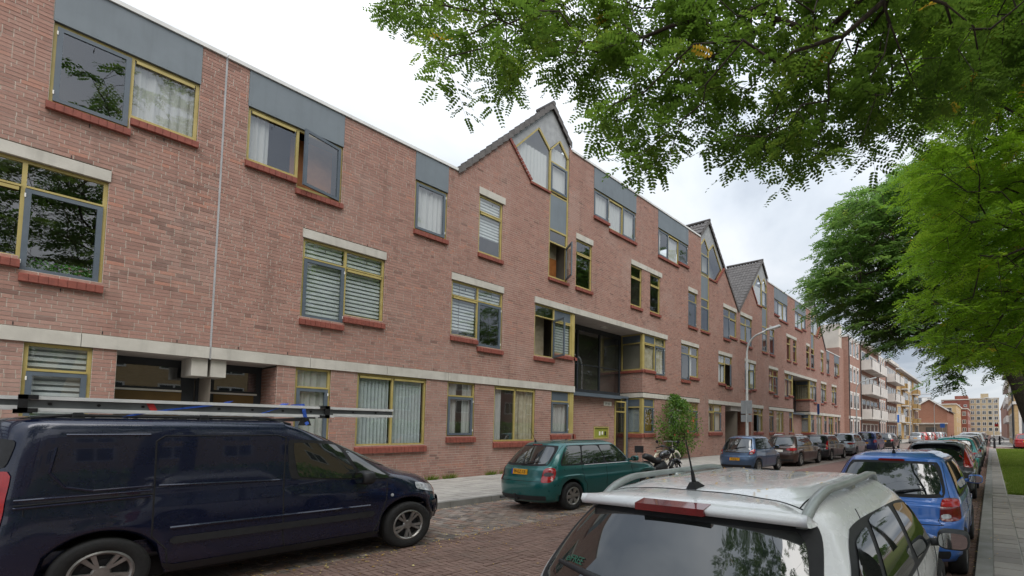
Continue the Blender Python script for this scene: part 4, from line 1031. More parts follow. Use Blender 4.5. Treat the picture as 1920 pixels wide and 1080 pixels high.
def std_car(name, label, cat, xcen, yrear, mat, kind, L, W, H, yaw=0, lights='std', plate_text=None, far=False, group='cars parked along the street', spokes=5, style='plain', details=True, wheel_r=.29, rails=False, antenna=None, platez=.72, seed=0, glassm=None, platemat=None, third=True):
    glassm = glassm or CG
    belt = {'hatch': .615, 'wagon': .615, 'mpv': .60, 'suv': .62, 'sedan': .64}[kind]*H
    wsf = L-{'hatch': .95, 'wagon': 1.15, 'mpv': .75, 'suv': 1.1, 'sedan': 1.2}[kind]*L/4.2
    wsr = wsf-.72*L/4.2
    tail = {'hatch': (.12, .42), 'wagon': (.10, .50), 'mpv': (.08, .28), 'suv': (.12, .45), 'sedan': (.6, 1.1)}[kind]
    wx = (L*.185, L*.80); far_ = far
    lv = std_levels(L, W, H, belt, None, wsr, wsf, tail, {'mpv': .78, 'suv': .74}.get(kind, .72))
    c = Car(lv, wx, wheel_r, wheel_r+.055, 14 if far else 34, 5 if far else 9)
    root = empty(name); tag(root, label, cat, group); place(root, xcen, yrear, yaw)
    c.body(root, mat); w = W/2; N = (6, 4) if far else (14, 8)
    z0, z1 = belt+.06, H-.115
    xr = lambda z: np.interp(z, [belt, H-.1], tail); xf = lambda z: np.interp(z, [belt, H-.1], [wsf, wsr])
    wy = lambda z: np.interp(z, [belt, H-.1], [w*.93, w*{'mpv': .80, 'suv': .76}.get(kind, .74)])
    # rear window, windscreen
    c.patch(root, 'rear_window_seal', BLACKM, 'rear', [(-wy(z0)*.86, z0-.02), (wy(z0)*.86, z0-.02), (wy(z1)*.88, z1+.02), (-wy(z1)*.88, z1+.02)], off=.003, n=N[0], mm=N[1], rnd=.06)
    c.patch(root, 'rear_window', glassm, 'rear', [(-wy(z0)*.80, z0+.015), (wy(z0)*.80, z0+.015), (wy(z1)*.82, z1-.01), (-wy(z1)*.82, z1-.01)], off=.007, n=N[0], mm=N[1], rnd=.08)
    if not far: c.patch(root, 'windscreen', glassm, 'front', [(-wy(z0)*.86, z0), (wy(z0)*.86, z0), (wy(z1)*.84, z1), (-wy(z1)*.84, z1)], off=.005, n=10, mm=6)
    # side windows
    xb0, xb1 = xr(z0)+.28, xf(z0)-.30; xt0, xt1 = xr(z1)+.26, xf(z1)-.10
    splits = {'hatch': (.0, .47, 1), 'wagon': (0, .27, .62, 1), 'mpv': (0, .25, .62, 1), 'suv': (0, .22, .6, 1), 'sedan': (0, .45, 1)}[kind]
    c.patch(root, 'window_surround', BLACKM, 'side', [(xb0-.03, z0-.025), (xb1+.05, z0-.025), (xt1+.03, z1+.02), (xt0-.02, z1+.02)], off=.003, n=N[0], mm=N[1], both=True, rnd=.05)
    for a, b_ in zip(splits[:-1], splits[1:]):
        g_ = .018
        c.patch(root, 'side_window', glassm, 'side', [(xb0+(xb1-xb0)*a+g_, z0), (xb0+(xb1-xb0)*b_-g_, z0), (xt0+(xt1-xt0)*b_-g_, z1), (xt0+(xt1-xt0)*a+g_, z1)], off=.007, n=N[0]//2, mm=N[1], both=True, rnd=.07)
    # lights
    zl0, zl1 = belt-.20*H/1.45, belt+.0
    if lights == 'std': c.patch(root, 'tail_light', RED, 'rear', [(w*.66, zl0), (w*.93, zl0+.02), (w*.91, zl1), (w*.72, zl1)], off=.006, n=6, mm=5, both=True, rnd=.14)
    elif lights == 'tall':
        c.patch(root, 'tail_light', RED, 'rear', [(w*.80, zl0-.05), (w*.93, zl0-.05), (w*.87, H-.36), (w*.80, H-.36)], off=.006, n=6, mm=8, both=True, rnd=.1); c.patch(root, 'indicator', ORANGE, 'rear', [(w*.82, zl0+.10), (w*.925, zl0+.10), (w*.92, zl0+.17), (w*.82, zl0+.17)], off=.008, n=5, mm=2, both=True, rnd=.1)
    elif lights == 'wide': c.patch(root, 'tail_light', RED, 'rear', [(w*.42, zl0+.05), (w*.93, zl0+.03), (w*.91, zl1-.02), (w*.46, zl1-.05)], off=.006, n=8, mm=4, both=True, rnd=.2)
    elif lights == 'round': c.patch(root, 'tail_light', RED, 'rear', [(w*.70, zl0+.03), (w*.93, zl0+.08), (w*.90, zl1+.07), (w*.74, zl1-.0)], off=.006, n=6, mm=5, both=True, rnd=.25); c.patch(root, 'tail_light_clear', LCLEAR, 'rear', [(w*.74, zl0+.06), (w*.86, zl0+.07), (w*.85, zl0+.13), (w*.75, zl0+.13)], off=.009, n=4, mm=3, both=True, rnd=.3)
    plate(c, root, plate_text, 0, platez, col=platemat)
    if third: c.patch(root, 'brake_light', REDD, 'rear', [(-.16, H-.10), (.16, H-.10), (.15, H-.075), (-.15, H-.075)], off=.006, n=6, mm=2)
    if details and not far:
        c.patch(root, 'bumper_trim', PLASTIC, 'rear', [(-w*.80, .25), (w*.80, .25), (w*.82, .34), (-w*.82, .34)], off=.006, n=14, mm=3, rnd=.02)
        c.line(root, 'shut_line', BLACKM, 'rear', [(-w*.74, .62), (w*.74, .62)], .01); c.line(root, 'shut_line', BLACKM, 'rear', [(w*.72, .62), (w*.67, zl0), (w*.8, z0), (w*.68, H-.1)], .008, both=True)
        xs = xb0+(xb1-xb0)*splits[-2]
        c.line(root, 'shut_line', BLACKM, 'side', [(xs, z0-.02), (xs-.01, .5), (xs+.02, .30)], .008, both=True); c.line(root, 'shut_line', BLACKM, 'side', [(xb1+.04, z0-.02), (xb1+.10, .55), (xb1+.03, .30)], .008, both=True)
        if len(splits) == 4:
            xs2 = xb0+(xb1-xb0)*splits[1]; c.line(root, 'shut_line', BLACKM, 'side', [(xs2, z0-.02), (xs2+.06, .6), (xs2+.14, .5), (xs2+.17, .3)], .008, both=True)
        for xx in ([xs+.10]+([xs-.95+.14] if len(splits) == 4 else [])):
            c.patch(root, 'door_handle', mat, 'side', [(xx, belt-.14), (xx+.17, belt-.13), (xx+.17, belt-.10), (xx, belt-.105)], off=.022, n=6, mm=2, both=True, rnd=.2)
        c.patch(root, 'headlight', LCLEAR, 'front', [(w*.55, .58), (w*.93, .62), (w*.9, .75), (w*.6, .70)], off=.006, n=6, mm=4, both=True, rnd=.2)
        c.patch(root, 'grille', PLASTIC, 'front', [(-w*.45, .50), (w*.45, .50), (w*.48, .62), (-w*.48, .62)], off=.006, n=8, mm=3)
        wp = MB(); p0, n0 = c.cast('rear', .02, z0+.0); p1, n1 = c.cast('rear', -w*.5, z0+.07); wp.tube([tuple(p0+n0*.03), tuple((p0+p1)/2+n0*.045), tuple(p1+n1*.03)], [.016, .012, .008], 6); wp.build('wiper', PLASTIC, root)
    if not far: mirror_part(c, root, xb1+.05, z0+.04, mat if mat.name != 'paint_greenwagon' else mat)
    else: mirror_part(c, root, xb1+.05, z0+.04, PLASTIC)
    if rails:
        for sd_ in (1, -1):
            m = MB(); pts = []
            for t in np.linspace(0, 1, 14):
                x = tail[1]+.2+(wsr-tail[1]-.5)*t; h, n_ = c.cast('top', x, sd_*w*.60); pts.append((h.x, h.y, h.z+.045*min(1, 6*t, 6*(1-t))+.005))
            m.tube(pts, .016, 6); m.build('roof_rail', rails if rails is not True else CHROME, root)
    if antenna:
        h, n_ = c.cast('top', antenna[0], antenna[1]); m = MB(); d = antenna[2]
        m.tube([tuple(h+Vector((0, 0, -.01))), tuple(h+Vector((-.015, 0, .04)))], [.03, .014], 8); m.tube([tuple(h+Vector((-.01, 0, .03))), tuple(h+Vector((-d*.55, 0, d)))], [.006, .003], 5); m.build('antenna', BLACKM, root)
    under(root, L, w); add_wheels(root, wx, w-.01, wheel_r, .185, spokes, style)
    return root, c

P_ = lambda n, h, me=0., r=.28: paint('paint_'+n, lin(h), me, r)
# --- right-hand row: blue hatchback, grey coupe-hatch, teal, dark ones, white
blue, cb = std_car('parked_car', 'bright blue small hatchback parked in front of the white car', 'car', -1.04, 5.90, P_('lupo', '2f66b4', .15), 'hatch', 3.45, 1.56, 1.385, lights=None, wheel_r=.27, antenna=(.62, .0, .16), platez=.62)
w = .78
cb.patch(blue, 'tail_light', REDD, 'rear', [(w*.68, .655), (w*.945, .66), (w*.905, .90), (w*.70, .90)], off=.008, n=8, mm=8, both=True, rnd=.12)
cb.patch(blue, 'tail_light_upper', RED, 'rear', [(w*.695, .81), (w*.925, .81), (w*.90, .885), (w*.71, .885)], off=.011, n=8, mm=4, both=True, rnd=.12)
cb.patch(blue, 'reversing_light', LCLEAR, 'rear', [(w*.70, .685), (w*.82, .685), (w*.82, .735), (w*.70, .735)], off=.011, n=5, mm=4, both=True, rnd=.3)
grey, cg_ = std_car('parked_car', 'dark grey three-door car with tall curved red tail lights behind the blue hatchback', 'car', -1.18, 13.1, P_('c30', '4d5157', .5), 'hatch', 4.05, 1.70, 1.40, lights=None, wheel_r=.30, platez=.5, third=False)
w = .85
cg_.patch(grey, 'tail_light', RED, 'rear', [(w*.70, .80), (w*.935, .78), (w*.80, 1.30), (w*.73, 1.30)], off=.008, n=7, mm=12, both=True, rnd=.06)
cg_.patch(grey, 'bumper_cover', PLASTIC, 'rear', [(-w*.96, .27), (w*.96, .27), (w*.985, .66), (-w*.985, .66)], off=.007, n=18, mm=6, rnd=.03)
sp = MB(); 
for sd_ in (0,):
    vs = []; 
    for i in range(17):
        y = -.56+1.12*i/16; h, n_ = cg_.cast('top', .55, y); zt = h.z+.012; vs += [(.30+.05*(y/.56)**2, y, zt-.03), (.30+.05*(y/.56)**2, y, zt-.055), (.62, y, zt-.045), (.60, y, zt)]
    fs = [(i*4+k, i*4+(k+1) % 4, (i+1)*4+(k+1) % 4, (i+1)*4+k) for i in range(16) for k in range(4)]+[(0, 1, 2, 3), (64, 67, 66, 65)]
    sp.add(vs, fs)
sp.build('spoiler', MAT['paint_c30'], grey, True)
std_car('parked_car', 'teal hatchback parked ahead of the dark grey three-door car', 'car', -1.2, 20.2, P_('teal', '12807c', .2), 'hatch', 3.75, 1.66, 1.42, lights='std', antenna=(.7, 0, .15))
std_car('parked_car', 'black car parked just beyond the teal hatchback', 'car', -1.2, 25.5, P_('blk1', '1b1d20', .2), 'hatch', 4.1, 1.70, 1.43, lights='std', antenna=(.75, .4, .12))
std_car('parked_car', 'dark grey car between the black car and the white car in the right row', 'car', -1.2, 31.0, P_('dgry', '33373b', .3), 'hatch', 4.1, 1.70, 1.45, lights='wide', far=True)
std_car('parked_car', 'white car with high tail lights farther up the right row', 'car', -1.2, 37.5, P_('wht2', 'dfe0e0'), 'suv', 4.3, 1.76, 1.58, lights='std', far=True)
std_car('parked_car', 'silver car farther up the right row near the bollards', 'car', -1.25, 43.5, P_('slv2', 'a4a9ad', .5), 'wagon', 4.4, 1.72, 1.5, far=True)
for i, (y, cc, lb) in enumerate(((60, '2c2f33', 'black car beyond the bollards, nearest of the far right row'), (66, 'b9bcbe', 'pale silver car far up the right row past the bollards'), (72, 'c9b5b2', 'pale pink-topped car far up the right row'), (78.5, '3b3f46', 'dark blue-grey car far up the right row'), (85, 'd7d7d5', 'small white car farthest up the right row'))):
    std_car('parked_car', lb, 'car', -1.3, y, P_('fr%d' % i, cc, .2), ('hatch', 'wagon', 'mpv')[i % 3], 4.2, 1.7, 1.5, far=True)
# --- left-hand row
gw_, cgw = std_car('parked_car', 'dark green estate car with yellow number plate parked by the brick facade', 'car', -8.12, 6.42, P_('greenwagon', '0d5e5d', .35, .25), 'wagon', 4.15, 1.66, 1.42, lights=None, plate_text='99-GZ-XB', spokes=6, wheel_r=.285, antenna=(.62, .2, .30), platez=.80)
w = .83
cgw.patch(gw_, 'tail_light', RED, 'rear', [(w*.70, .60), (w*.94, .60), (w*.92, .88), (w*.72, .88)], off=.010, n=8, mm=8, both=True, rnd=.16)
cgw.patch(gw_, 'tail_light_smoked', LDARK, 'rear', [(w*.735, .72), (w*.91, .72), (w*.905, .80), (w*.74, .80)], off=.014, n=6, mm=4, both=True, rnd=.35)
cgw.line(gw_, 'chrome_strip', CHROME, 'side', [(1.1, .905), (3.1, .895)], .012, both=True, side=-1)
ht = MB(); ht.tube([(.12, 0, .26), (-.03, 0, .26), (-.05, 0, .33)], [.03, .025, .02], 8); ht.tube([(-.05, 0, .33), (-.05, 0, .37)], .025, 10); ht.build('tow_bar', PLASTIC, gw_)
ex = MB(); ex.tube([(.3, .52, .25), (-.0, .52, .25)], .025, 10, False); ex.build('exhaust_pipe', ALU, gw_)
bl2, ca = std_car('parked_car', 'small blue-grey hatchback with yellow plate parked behind the motorcycle', 'car', -8.32, 16.55, P_('aygo', '4b6382', .5), 'hatch', 3.3, 1.58, 1.44, lights='round', plate_text='72-KGJ-7', wheel_r=.27, platez=.56)
ca.patch(bl2, 'glass_hatch', CG, 'rear', [(-.56, .80), (.56, .80), (.60, 1.0), (-.60, 1.0)], off=.006, n=14, mm=5, rnd=.1)
std_car('parked_car', 'dark brown estate with roof rails behind the small blue-grey hatchback', 'car', -8.32, 21.0, P_('brown', '4a3b36', .5), 'wagon', 4.5, 1.72, 1.45, lights='wide', rails=True, wheel_r=.31, style='twin', platemat=WHITEM)
std_car('parked_car', 'black estate with upright red and orange tail lights in the left row', 'car', -8.32, 26.1, P_('blk2', '1d2026', .3), 'wagon', 4.5, 1.70, 1.45, lights='tall')
std_car('parked_car', 'silver grey car with sweeping red tail lights in the left row', 'car', -8.32, 32.0, P_('mb', '9a9fa5', .6), 'suv', 4.3, 1.74, 1.50, lights='wide')
std_car('parked_car', 'dark blue people carrier in the left row', 'car', -8.32, 39.2, P_('mpv', '1f2f63', .3), 'mpv', 4.2, 1.72, 1.60, lights='std', far=True)
std_car('parked_car', 'black hatchback at the end of the left row before the railings', 'car', -8.32, 46.8, P_('blk3', '222428', .3), 'hatch', 4.1, 1.70, 1.48, far=True, antenna=(.6, 0, .3))
for i, (y, cc, lb, kd) in enumerate(((69, 'a8acb0', 'silver estate parked beyond the green railings', 'wagon'), (75.5, 'b9332c', 'red car beyond the silver estate on the far left side', 'hatch'), (81.5, 'd8d8d8', 'white car beyond the red car on the far left side', 'mpv'), (87.5, '8f2f2b', 'dark red car far along the left side', 'hatch'), (94, '9aa3ad', 'grey-blue car far along the left side', 'wagon'), (101, 'd2d4d6', 'pale car far along the left side before the gabled house', 'suv'), (108, '5a6068', 'last grey car on the far left side', 'mpv'))):
    std_car('parked_car', lb, 'car', -8.4, y, P_('fl%d' % i, cc, .2), kd, 4.25, 1.7, 1.48, far=True, lights='tall')
std_car('parked_car', 'red car at the right edge beyond the lawn', 'car', 2.65, 54.5, P_('redc', 'a82a2a', .1), 'wagon', 4.3, 1.7, 1.45, far=True)
# --- white car close to the camera
HEAT = M('heater_line', lin('3a2f2a'), None, 5, .5)
WP = P_('white', 'd8dadb', 0., .2)
wc = tag(empty('parked_car'), 'white car with grey roof rails and dark rear window, closest to the camera', 'car', 'cars parked along the street')
wc.location = (-1.26, 1.52, 0); wc.rotation_euler = (0, 0, math.pi/2)
Lw, Ww, Hw = 3.75, 1.80, 1.39; w = Ww/2
lv = [(.20, .10, Lw-.12, w*.90, 6, 3.6), (.28, .03, Lw-.05, w*.965, 6, 3.4), (.45, .0, Lw, w*.99, 6, 3.2), (.60, .0, Lw-.02, w, 6, 3.2), (.72, .03, Lw-.10, w, 6, 3.2), (.82, .06, Lw-.5, w*.985, 6, 3.2), (.90, .10, 2.75, w*.97, 6.5, 3.6), (.95, .13, 2.62, w*.95, 7, 4),
      (1.10, .24, 2.38, w*.88, 7, 5), (1.22, .34, 2.16, w*.80, 7, 6), (1.285, .39, 1.98, w*.735, 7, 6), (1.325, .44, 1.86, w*.665, 7, 6), (1.338, .50, 1.76, w*.60, 7, 6)]
cw = Car(lv, (.72, 3.0), .30, .36, 44, 14, crown=.04); cw.body(wc, WP)
cw.patch(wc, 'rear_window_seal', BLACKM, 'rear', [(-.755, .875), (.755, .875), (.645, 1.262), (-.645, 1.262)], off=.004, n=26, mm=16, rnd=.05)
cw.patch(wc, 'rear_window', CG, 'rear', [(-.70, .905), (.70, .905), (.60, 1.235), (-.60, 1.235)], off=.009, n=30, mm=20, rnd=.07)
sp = MB(); vs = []; K = 28     # roof spoiler over the rear window
for i in range(K+1):
    y = -.625+1.25*i/K; e_ = (abs(y)/.625)**3; x0 = .315+.075*e_; h, n_ = cw.cast('top', .52, y*.98); zt = h.z
    vs += [(x0, y, 1.300-.022*e_), (x0+.012, y, 1.274-.018*e_), (.44, y, 1.258-.01*e_), (.56, y, zt-.01), (.52, y, zt+.007), (.40, y, 1.318-.015*e_+.004)]
fs = [(i*6+k, i*6+(k+1) % 6, (i+1)*6+(k+1) % 6, (i+1)*6+k) for i in range(K) for k in range(6)]+[tuple(range(6)), tuple(K*6+k for k in (5, 4, 3, 2, 1, 0))]
sp.add(vs, fs); spo = sp.build('spoiler', WP, wc, True)
bl = MB(); vs = []
for i in range(13):
    y = -.19+.38*i/12; x0 = .309; vs += [(x0, y, 1.303), (x0, y, 1.272), (x0+.03, y, 1.272), (x0+.07, y, 1.318)]
bl.add(vs, [(i*4+k, i*4+(k+1) % 4, (i+1)*4+(k+1) % 4, (i+1)*4+k) for i in range(12) for k in range(4)]+[(0, 1, 2, 3), (51, 50, 49, 48)]); bl.build('brake_light', REDD, spo)
rl = MB()
for sd_ in (1, -1):   # flat-section roof rails on feet
    m = MB(); vs = []; K = 30
    for i in range(K+1):
        t = i/K; x = .47+1.62*t; y = sd_*(w*.64-.02*math.sin(math.pi*t)*-1); h, n_ = cw.cast('top', min(max(x, .50), 1.95), y)
        lift = .058*min(1, (math.sin(math.pi*t)/.62))**.8 if 0 < t < 1 else 0
        zt = h.z+lift-(.0 if x < 1.95 else (x-1.95)*.35); th = .024
        a = y-sd_*.0; vs += [(x, y-.020, zt+.006), (x, y+.020, zt+.006), (x, y+.024, zt-th), (x, y-.024, zt-th)]
    m.add(vs, [(i*4+k, i*4+(k+1) % 4, (i+1)*4+(k+1) % 4, (i+1)*4+k) for i in range(K) for k in range(4)]+[(0, 1, 2, 3), (K*4+3, K*4+2, K*4+1, K*4)])
    for xx in (.50, 1.28, 2.0):
        h, n_ = cw.cast('top', xx, sd_*w*.64); m.box(xx-.05, xx+.06, sd_*w*.64-.018, sd_*w*.64+.018, h.z-.02, h.z+.03)
    m.build('roof_rail', RAILM := MAT.get('rail_grey') or M('rail_grey', lin('a4aaa8'), lin('929896'), 5, .35, .3), wc, True)
    cw.line(wc, 'roof_seam', BLACKM, 'top', [(.56, sd_*w*.60), (1.9, sd_*w*.575)], .008, side=1)
cw.line(wc, 'roof_seam', BLACKM, 'top', [(.555, -.56), (.535, 0), (.555, .56)], .007)
# side windows of the visible flank and the other one
cw.patch(wc, 'window_surround', PLASTIC, 'side', [(.27, .885), (2.52, .845), (2.06, 1.205), (.66, 1.228)], off=.004, n=40, mm=14, both=True, rnd=.10)
for q in ([(.33, .91), (.74, .905), (.94, 1.19), (.68, 1.165)], [(.82, .90), (1.50, .895), (1.55, 1.215), (1.02, 1.208)], [(1.60, .892), (2.42, .88), (2.06, 1.165), (1.65, 1.205)]):
    cw.patch(wc, 'side_window', CG, 'side', q, off=.009, n=14, mm=10, both=True, rnd=.06)
cw.line(wc, 'shut_line', BLACKM, 'side', [(.98, 1.26), (.78, 1.05), (.70, .86), (.70, .72)], .007, both=True); cw.line(wc, 'shut_line', BLACKM, 'side', [(1.575, .88), (1.56, .5)], .007, both=True); cw.line(wc, 'shut_line', BLACKM, 'side', [(2.5, .86), (2.58, .5)], .007, both=True)
cw.patch(wc, 'tail_light', RED, 'rear', [(.60, .60), (.84, .60), (.78, .86), (.66, .84)], off=.008, n=10, mm=8, both=True, rnd=.15)
wp = MB(); p0, n0 = cw.cast('rear', -.05, .93); p1, n1 = cw.cast('rear', .56, .985); p2 = (p0+p1)/2
wp.tube([tuple(p0+n0*.03), tuple(p2+n0*.045), tuple(p1+n1*.025)], [.024, .018, .010], 8); wp.tube([tuple(p0+n0*.015), tuple(p0+n0*.05)], .03, 10); wp.build('wiper', PLASTIC, wc, True)
h, n_ = cw.cast('top', .60, .02); an = MB()
an.add([(h.x-.055, h.y-.03, h.z-.006), (h.x+.055, h.y-.034, h.z-.006), (h.x+.055, h.y+.034, h.z-.006), (h.x-.055, h.y+.03, h.z-.006), (h.x-.05, h.y-.012, h.z+.028), (h.x-.005, h.y-.012, h.z+.030), (h.x-.005, h.y+.012, h.z+.03), (h.x-.05, h.y+.012, h.z+.028)], [(3,2,1,0),(4,5,6,7),(0,1,5,4),(1,2,6,5),(2,3,7,6),(3,0,4,7)])
an.tube([(h.x-.02, h.y, h.z+.01), (h.x-.045, h.y, h.z+.085)], [.013, .008], 8); an.tube([(h.x-.045, h.y, h.z+.085), (h.x-.105, h.y, h.z+.24)], [.005, .003], 6); an.build('antenna', BLACKM, wc)
mirror_part(cw, wc, 2.33, .89, PLASTIC, s=1.08, reach=.05)
pz, nz_ = cw.cast('rear', .47, 1.0); up_ = (Vector((0, 0, 1))-nz_*nz_.z).normalized(); X_ = up_.cross(nz_)
st = text_on('eiFREE', wc, pz+nz_*.012, .05, Matrix(((X_.x, up_.x, nz_.x), (X_.y, up_.y, nz_.y), (X_.z, up_.z, nz_.z))).to_euler(), M('sticker_green', lin('24604b'), None, 5, .6), 'sticker')
under(wc, Lw, w); add_wheels(wc, (.72, 3.0), w-.01, .30)
plate(cw, wc, None, 0, .62)

# --- dark blue van with ladders
VP_ = P_('van', '0b1632', .3, .2)
van = tag(empty('delivery_van'), 'dark navy blue delivery van carrying aluminium ladders on its roof', 'van')
van.location = (-7.77, .10, 0); van.rotation_euler = (0, 0, math.pi/2); w = .865
lv = [(.22, .08, 4.12, w*.93, 6, 4), (.30, .02, 4.20, w*.985, 6, 4), (.48, 0, 4.24, w, 6, 4), (.66, .02, 4.22, w*1.0, 7, 4), (.82, .04, 4.15, w*.998, 7, 4), (.93, .05, 4.02, w*.99, 7, 4), (1.00, .055, 3.88, w*.985, 8, 4), (1.05, .06, 3.66, w*.985, 8, 4.5), (1.10, .065, 3.52, w*.982, 8, 5), (1.36, .09, 3.00, w*.968, 8, 6), (1.60, .12, 2.50, w*.95, 8, 6), (1.695, .15, 2.20, w*.925, 8, 6), (1.735, .19, 1.98, w*.84, 8, 6), (1.745, .26, 1.86, w*.74, 8, 6)]
cv = Car(lv, (.80, 3.555), .315, .375, 50, 12, crown=.03); cv.body(van, VP_)
cv.patch(van, 'window_surround', BLACKM, 'side', [(2.17, 1.055), (3.40, .965), (2.70, 1.49), (2.14, 1.53)], off=.004, n=16, mm=10, both=True, rnd=.05)
cv.patch(van, 'side_window', CG, 'side', [(2.25, 1.075), (2.92, 1.01), (2.66, 1.45), (2.19, 1.495)], off=.008, n=12, mm=8, both=True, rnd=.06); cv.patch(van, 'quarter_window', CG, 'side', [(2.96, 1.01), (3.30, .985), (3.10, 1.15), (2.72, 1.43)], off=.008, n=8, mm=6, both=True, rnd=.06)
cv.patch(van, 'windscreen', CG, 'front', [(-.72, 1.13), (.72, 1.13), (.66, 1.60), (-.66, 1.60)], off=.006, n=14, mm=10)
for pts, ww in (([(2.13, 1.56), (2.12, 1.1), (2.12, .9), (2.13, .42), (2.16, .27)], .010), ([(1.10, 1.52), (1.10, 1.05), (1.10, .6), (1.20, .46), (1.22, .27)], .010), ([(3.26, .94), (3.25, .7), (3.17, .45), (3.10, .28)], .009), ([(1.10, 1.52), (1.16, 1.575), (2.05, 1.575), (2.13, 1.54)], .009), ([(.30, .985), (1.10, 1.01)], .016), ([(.35, .90), (.35, 1.0)], .005)):
    cv.line(van, 'shut_line', BLACKM, 'side', pts, ww*1.5, off=.004, both=True)
for pts in ([(.50, 1.48), (.47, 1.26), (.56, 1.12), (.72, 1.075), (1.08, 1.085)], [(1.13, 1.085), (2.08, 1.06)], [(.55, 1.585), (1.06, 1.585)], [(.30, 1.03), (1.08, 1.045)], [(.3, .965), (1.08, .99)]):
    cv.line(van, 'body_bead', VP_, 'side', pts, .022, off=.010, both=True)
cv.patch(van, 'rub_strip', PLASTIC, 'side', [(1.22, .50), (3.10, .50), (3.10, .575), (1.22, .575)], off=.016, n=20, mm=3, both=True, rnd=.03)
cv.patch(van, 'sill_trim', PLASTIC, 'side', [(1.16, .225), (3.2, .225), (3.2, .30), (1.16, .30)], off=.008, n=20, mm=2, both=True, rnd=.0)
cv.line(van, 'body_bead', VP_, 'side', [(1.22, .66), (3.05, .645)], .03, off=.012, both=True)
for xx in (2.20, 1.90): cv.patch(van, 'door_handle', VP_, 'side', [(xx, .885), (xx+.20, .885), (xx+.20, .915), (xx, .92)], off=.03, n=6, mm=2, both=True, rnd=.2)
cv.patch(van, 'tail_light', RED, 'side', [(.0, .62), (.15, .62), (.245, 1.28), (.12, 1.28)], off=.008, n=6, mm=14, both=True, rnd=.05)
cv.patch(van, 'tail_light_clear', LCLEAR, 'side', [(.04, .84), (.175, .84), (.215, 1.08), (.12, 1.04)], off=.012, n=5, mm=5, both=True, rnd=.05)
cv.patch(van, 'rear_light', RED, 'rear', [(w*.80, .62), (w*.93, .62), (w*.91, 1.28), (w*.82, 1.28)], off=.008, n=4, mm=12, both=True)
cv.patch(van, 'rear_window', CG, 'rear', [(-.66, 1.05), (.66, 1.05), (.64, 1.52), (-.64, 1.52)], off=.006, n=12, mm=8)
cv.patch(van, 'rear_pillar', PLASTIC, 'side', [(.09, 1.30), (.25, 1.30), (.30, 1.54), (.20, 1.56)], off=.006, n=5, mm=6, both=True)
cv.patch(van, 'headlight', LCLEAR, 'side', [(3.66, .80), (4.06, .70), (4.08, .80), (3.64, .905)], off=.008, n=12, mm=6, both=True, rnd=.1)
cv.patch(van, 'bumper', VP_, 'front', [(-w*.9, .33), (w*.9, .33), (w*.9, .6), (-w*.9, .6)], off=.02, n=14, mm=6, rnd=.05); cv.patch(van, 'grille', PLASTIC, 'front', [(-.5, .36), (.5, .36), (.55, .64), (-.55, .64)], off=.03, n=8, mm=6)
cv.patch(van, 'fog_lamp', PLASTIC, 'side', [(3.98, .40), (4.10, .42), (4.10, .55), (3.98, .52)], off=.01, n=4, mm=4, both=True, rnd=.2)
cv.patch(van, 'side_repeater', LCLEAR, 'side', [(3.30, .735), (3.34, .735), (3.34, .775), (3.30, .775)], off=.01, n=4, mm=4, both=True, rnd=.3)
mirror_part(cv, van, 2.86, 1.03, PLASTIC, s=1.35, reach=.03)
plate(cv, van, None, 0, .75); under(van, 4.24, w, .55); add_wheels(van, (.80, 3.555), w+.0, .315, .2, 5, 'twin')
for sd_ in (1, -1):
    m = MB(); m.tube([(.36, sd_*.66, 1.735), (.55, sd_*.66, 1.765), (2.0, sd_*.66, 1.765), (2.22, sd_*.66, 1.70)], .016, 8)
    for x in (.62, 1.3, 1.95): m.box(x-.03, x+.03, sd_*.66-.016, sd_*.66+.016, 1.69, 1.765)
    m.build('roof_rail', PLASTIC, van)
for x in (.62, 1.46, 2.36-.0):
    m = MB(); m.box(x-.025, x+.025, -.70, .70, 1.758 if x < 2.2 else 1.745, 1.785); 
    for sd_ in (1, -1): m.hexa([(x-.055, sd_*.66-.04, 1.69), (x+.055, sd_*.66-.04, 1.69), (x+.055, sd_*.66+.04, 1.69), (x-.055, sd_*.66+.04, 1.69), (x-.025, sd_*.66-.03, 1.79), (x+.025, sd_*.66-.03, 1.79), (x+.025, sd_*.66+.03, 1.79), (x-.025, sd_*.66+.03, 1.79)])
    m.build('roof_bar', PLASTIC, van)
ALUD = M('aluminium_shaded', lin('6d7174'), lin('5d6164'), 6, .5, .6); ALUB = M('aluminium_lit', lin('e4e6e6'), lin('d2d5d6'), 6, .4, .0)  # one aluminium: shade painted into the web's grey, light into the flanges' white
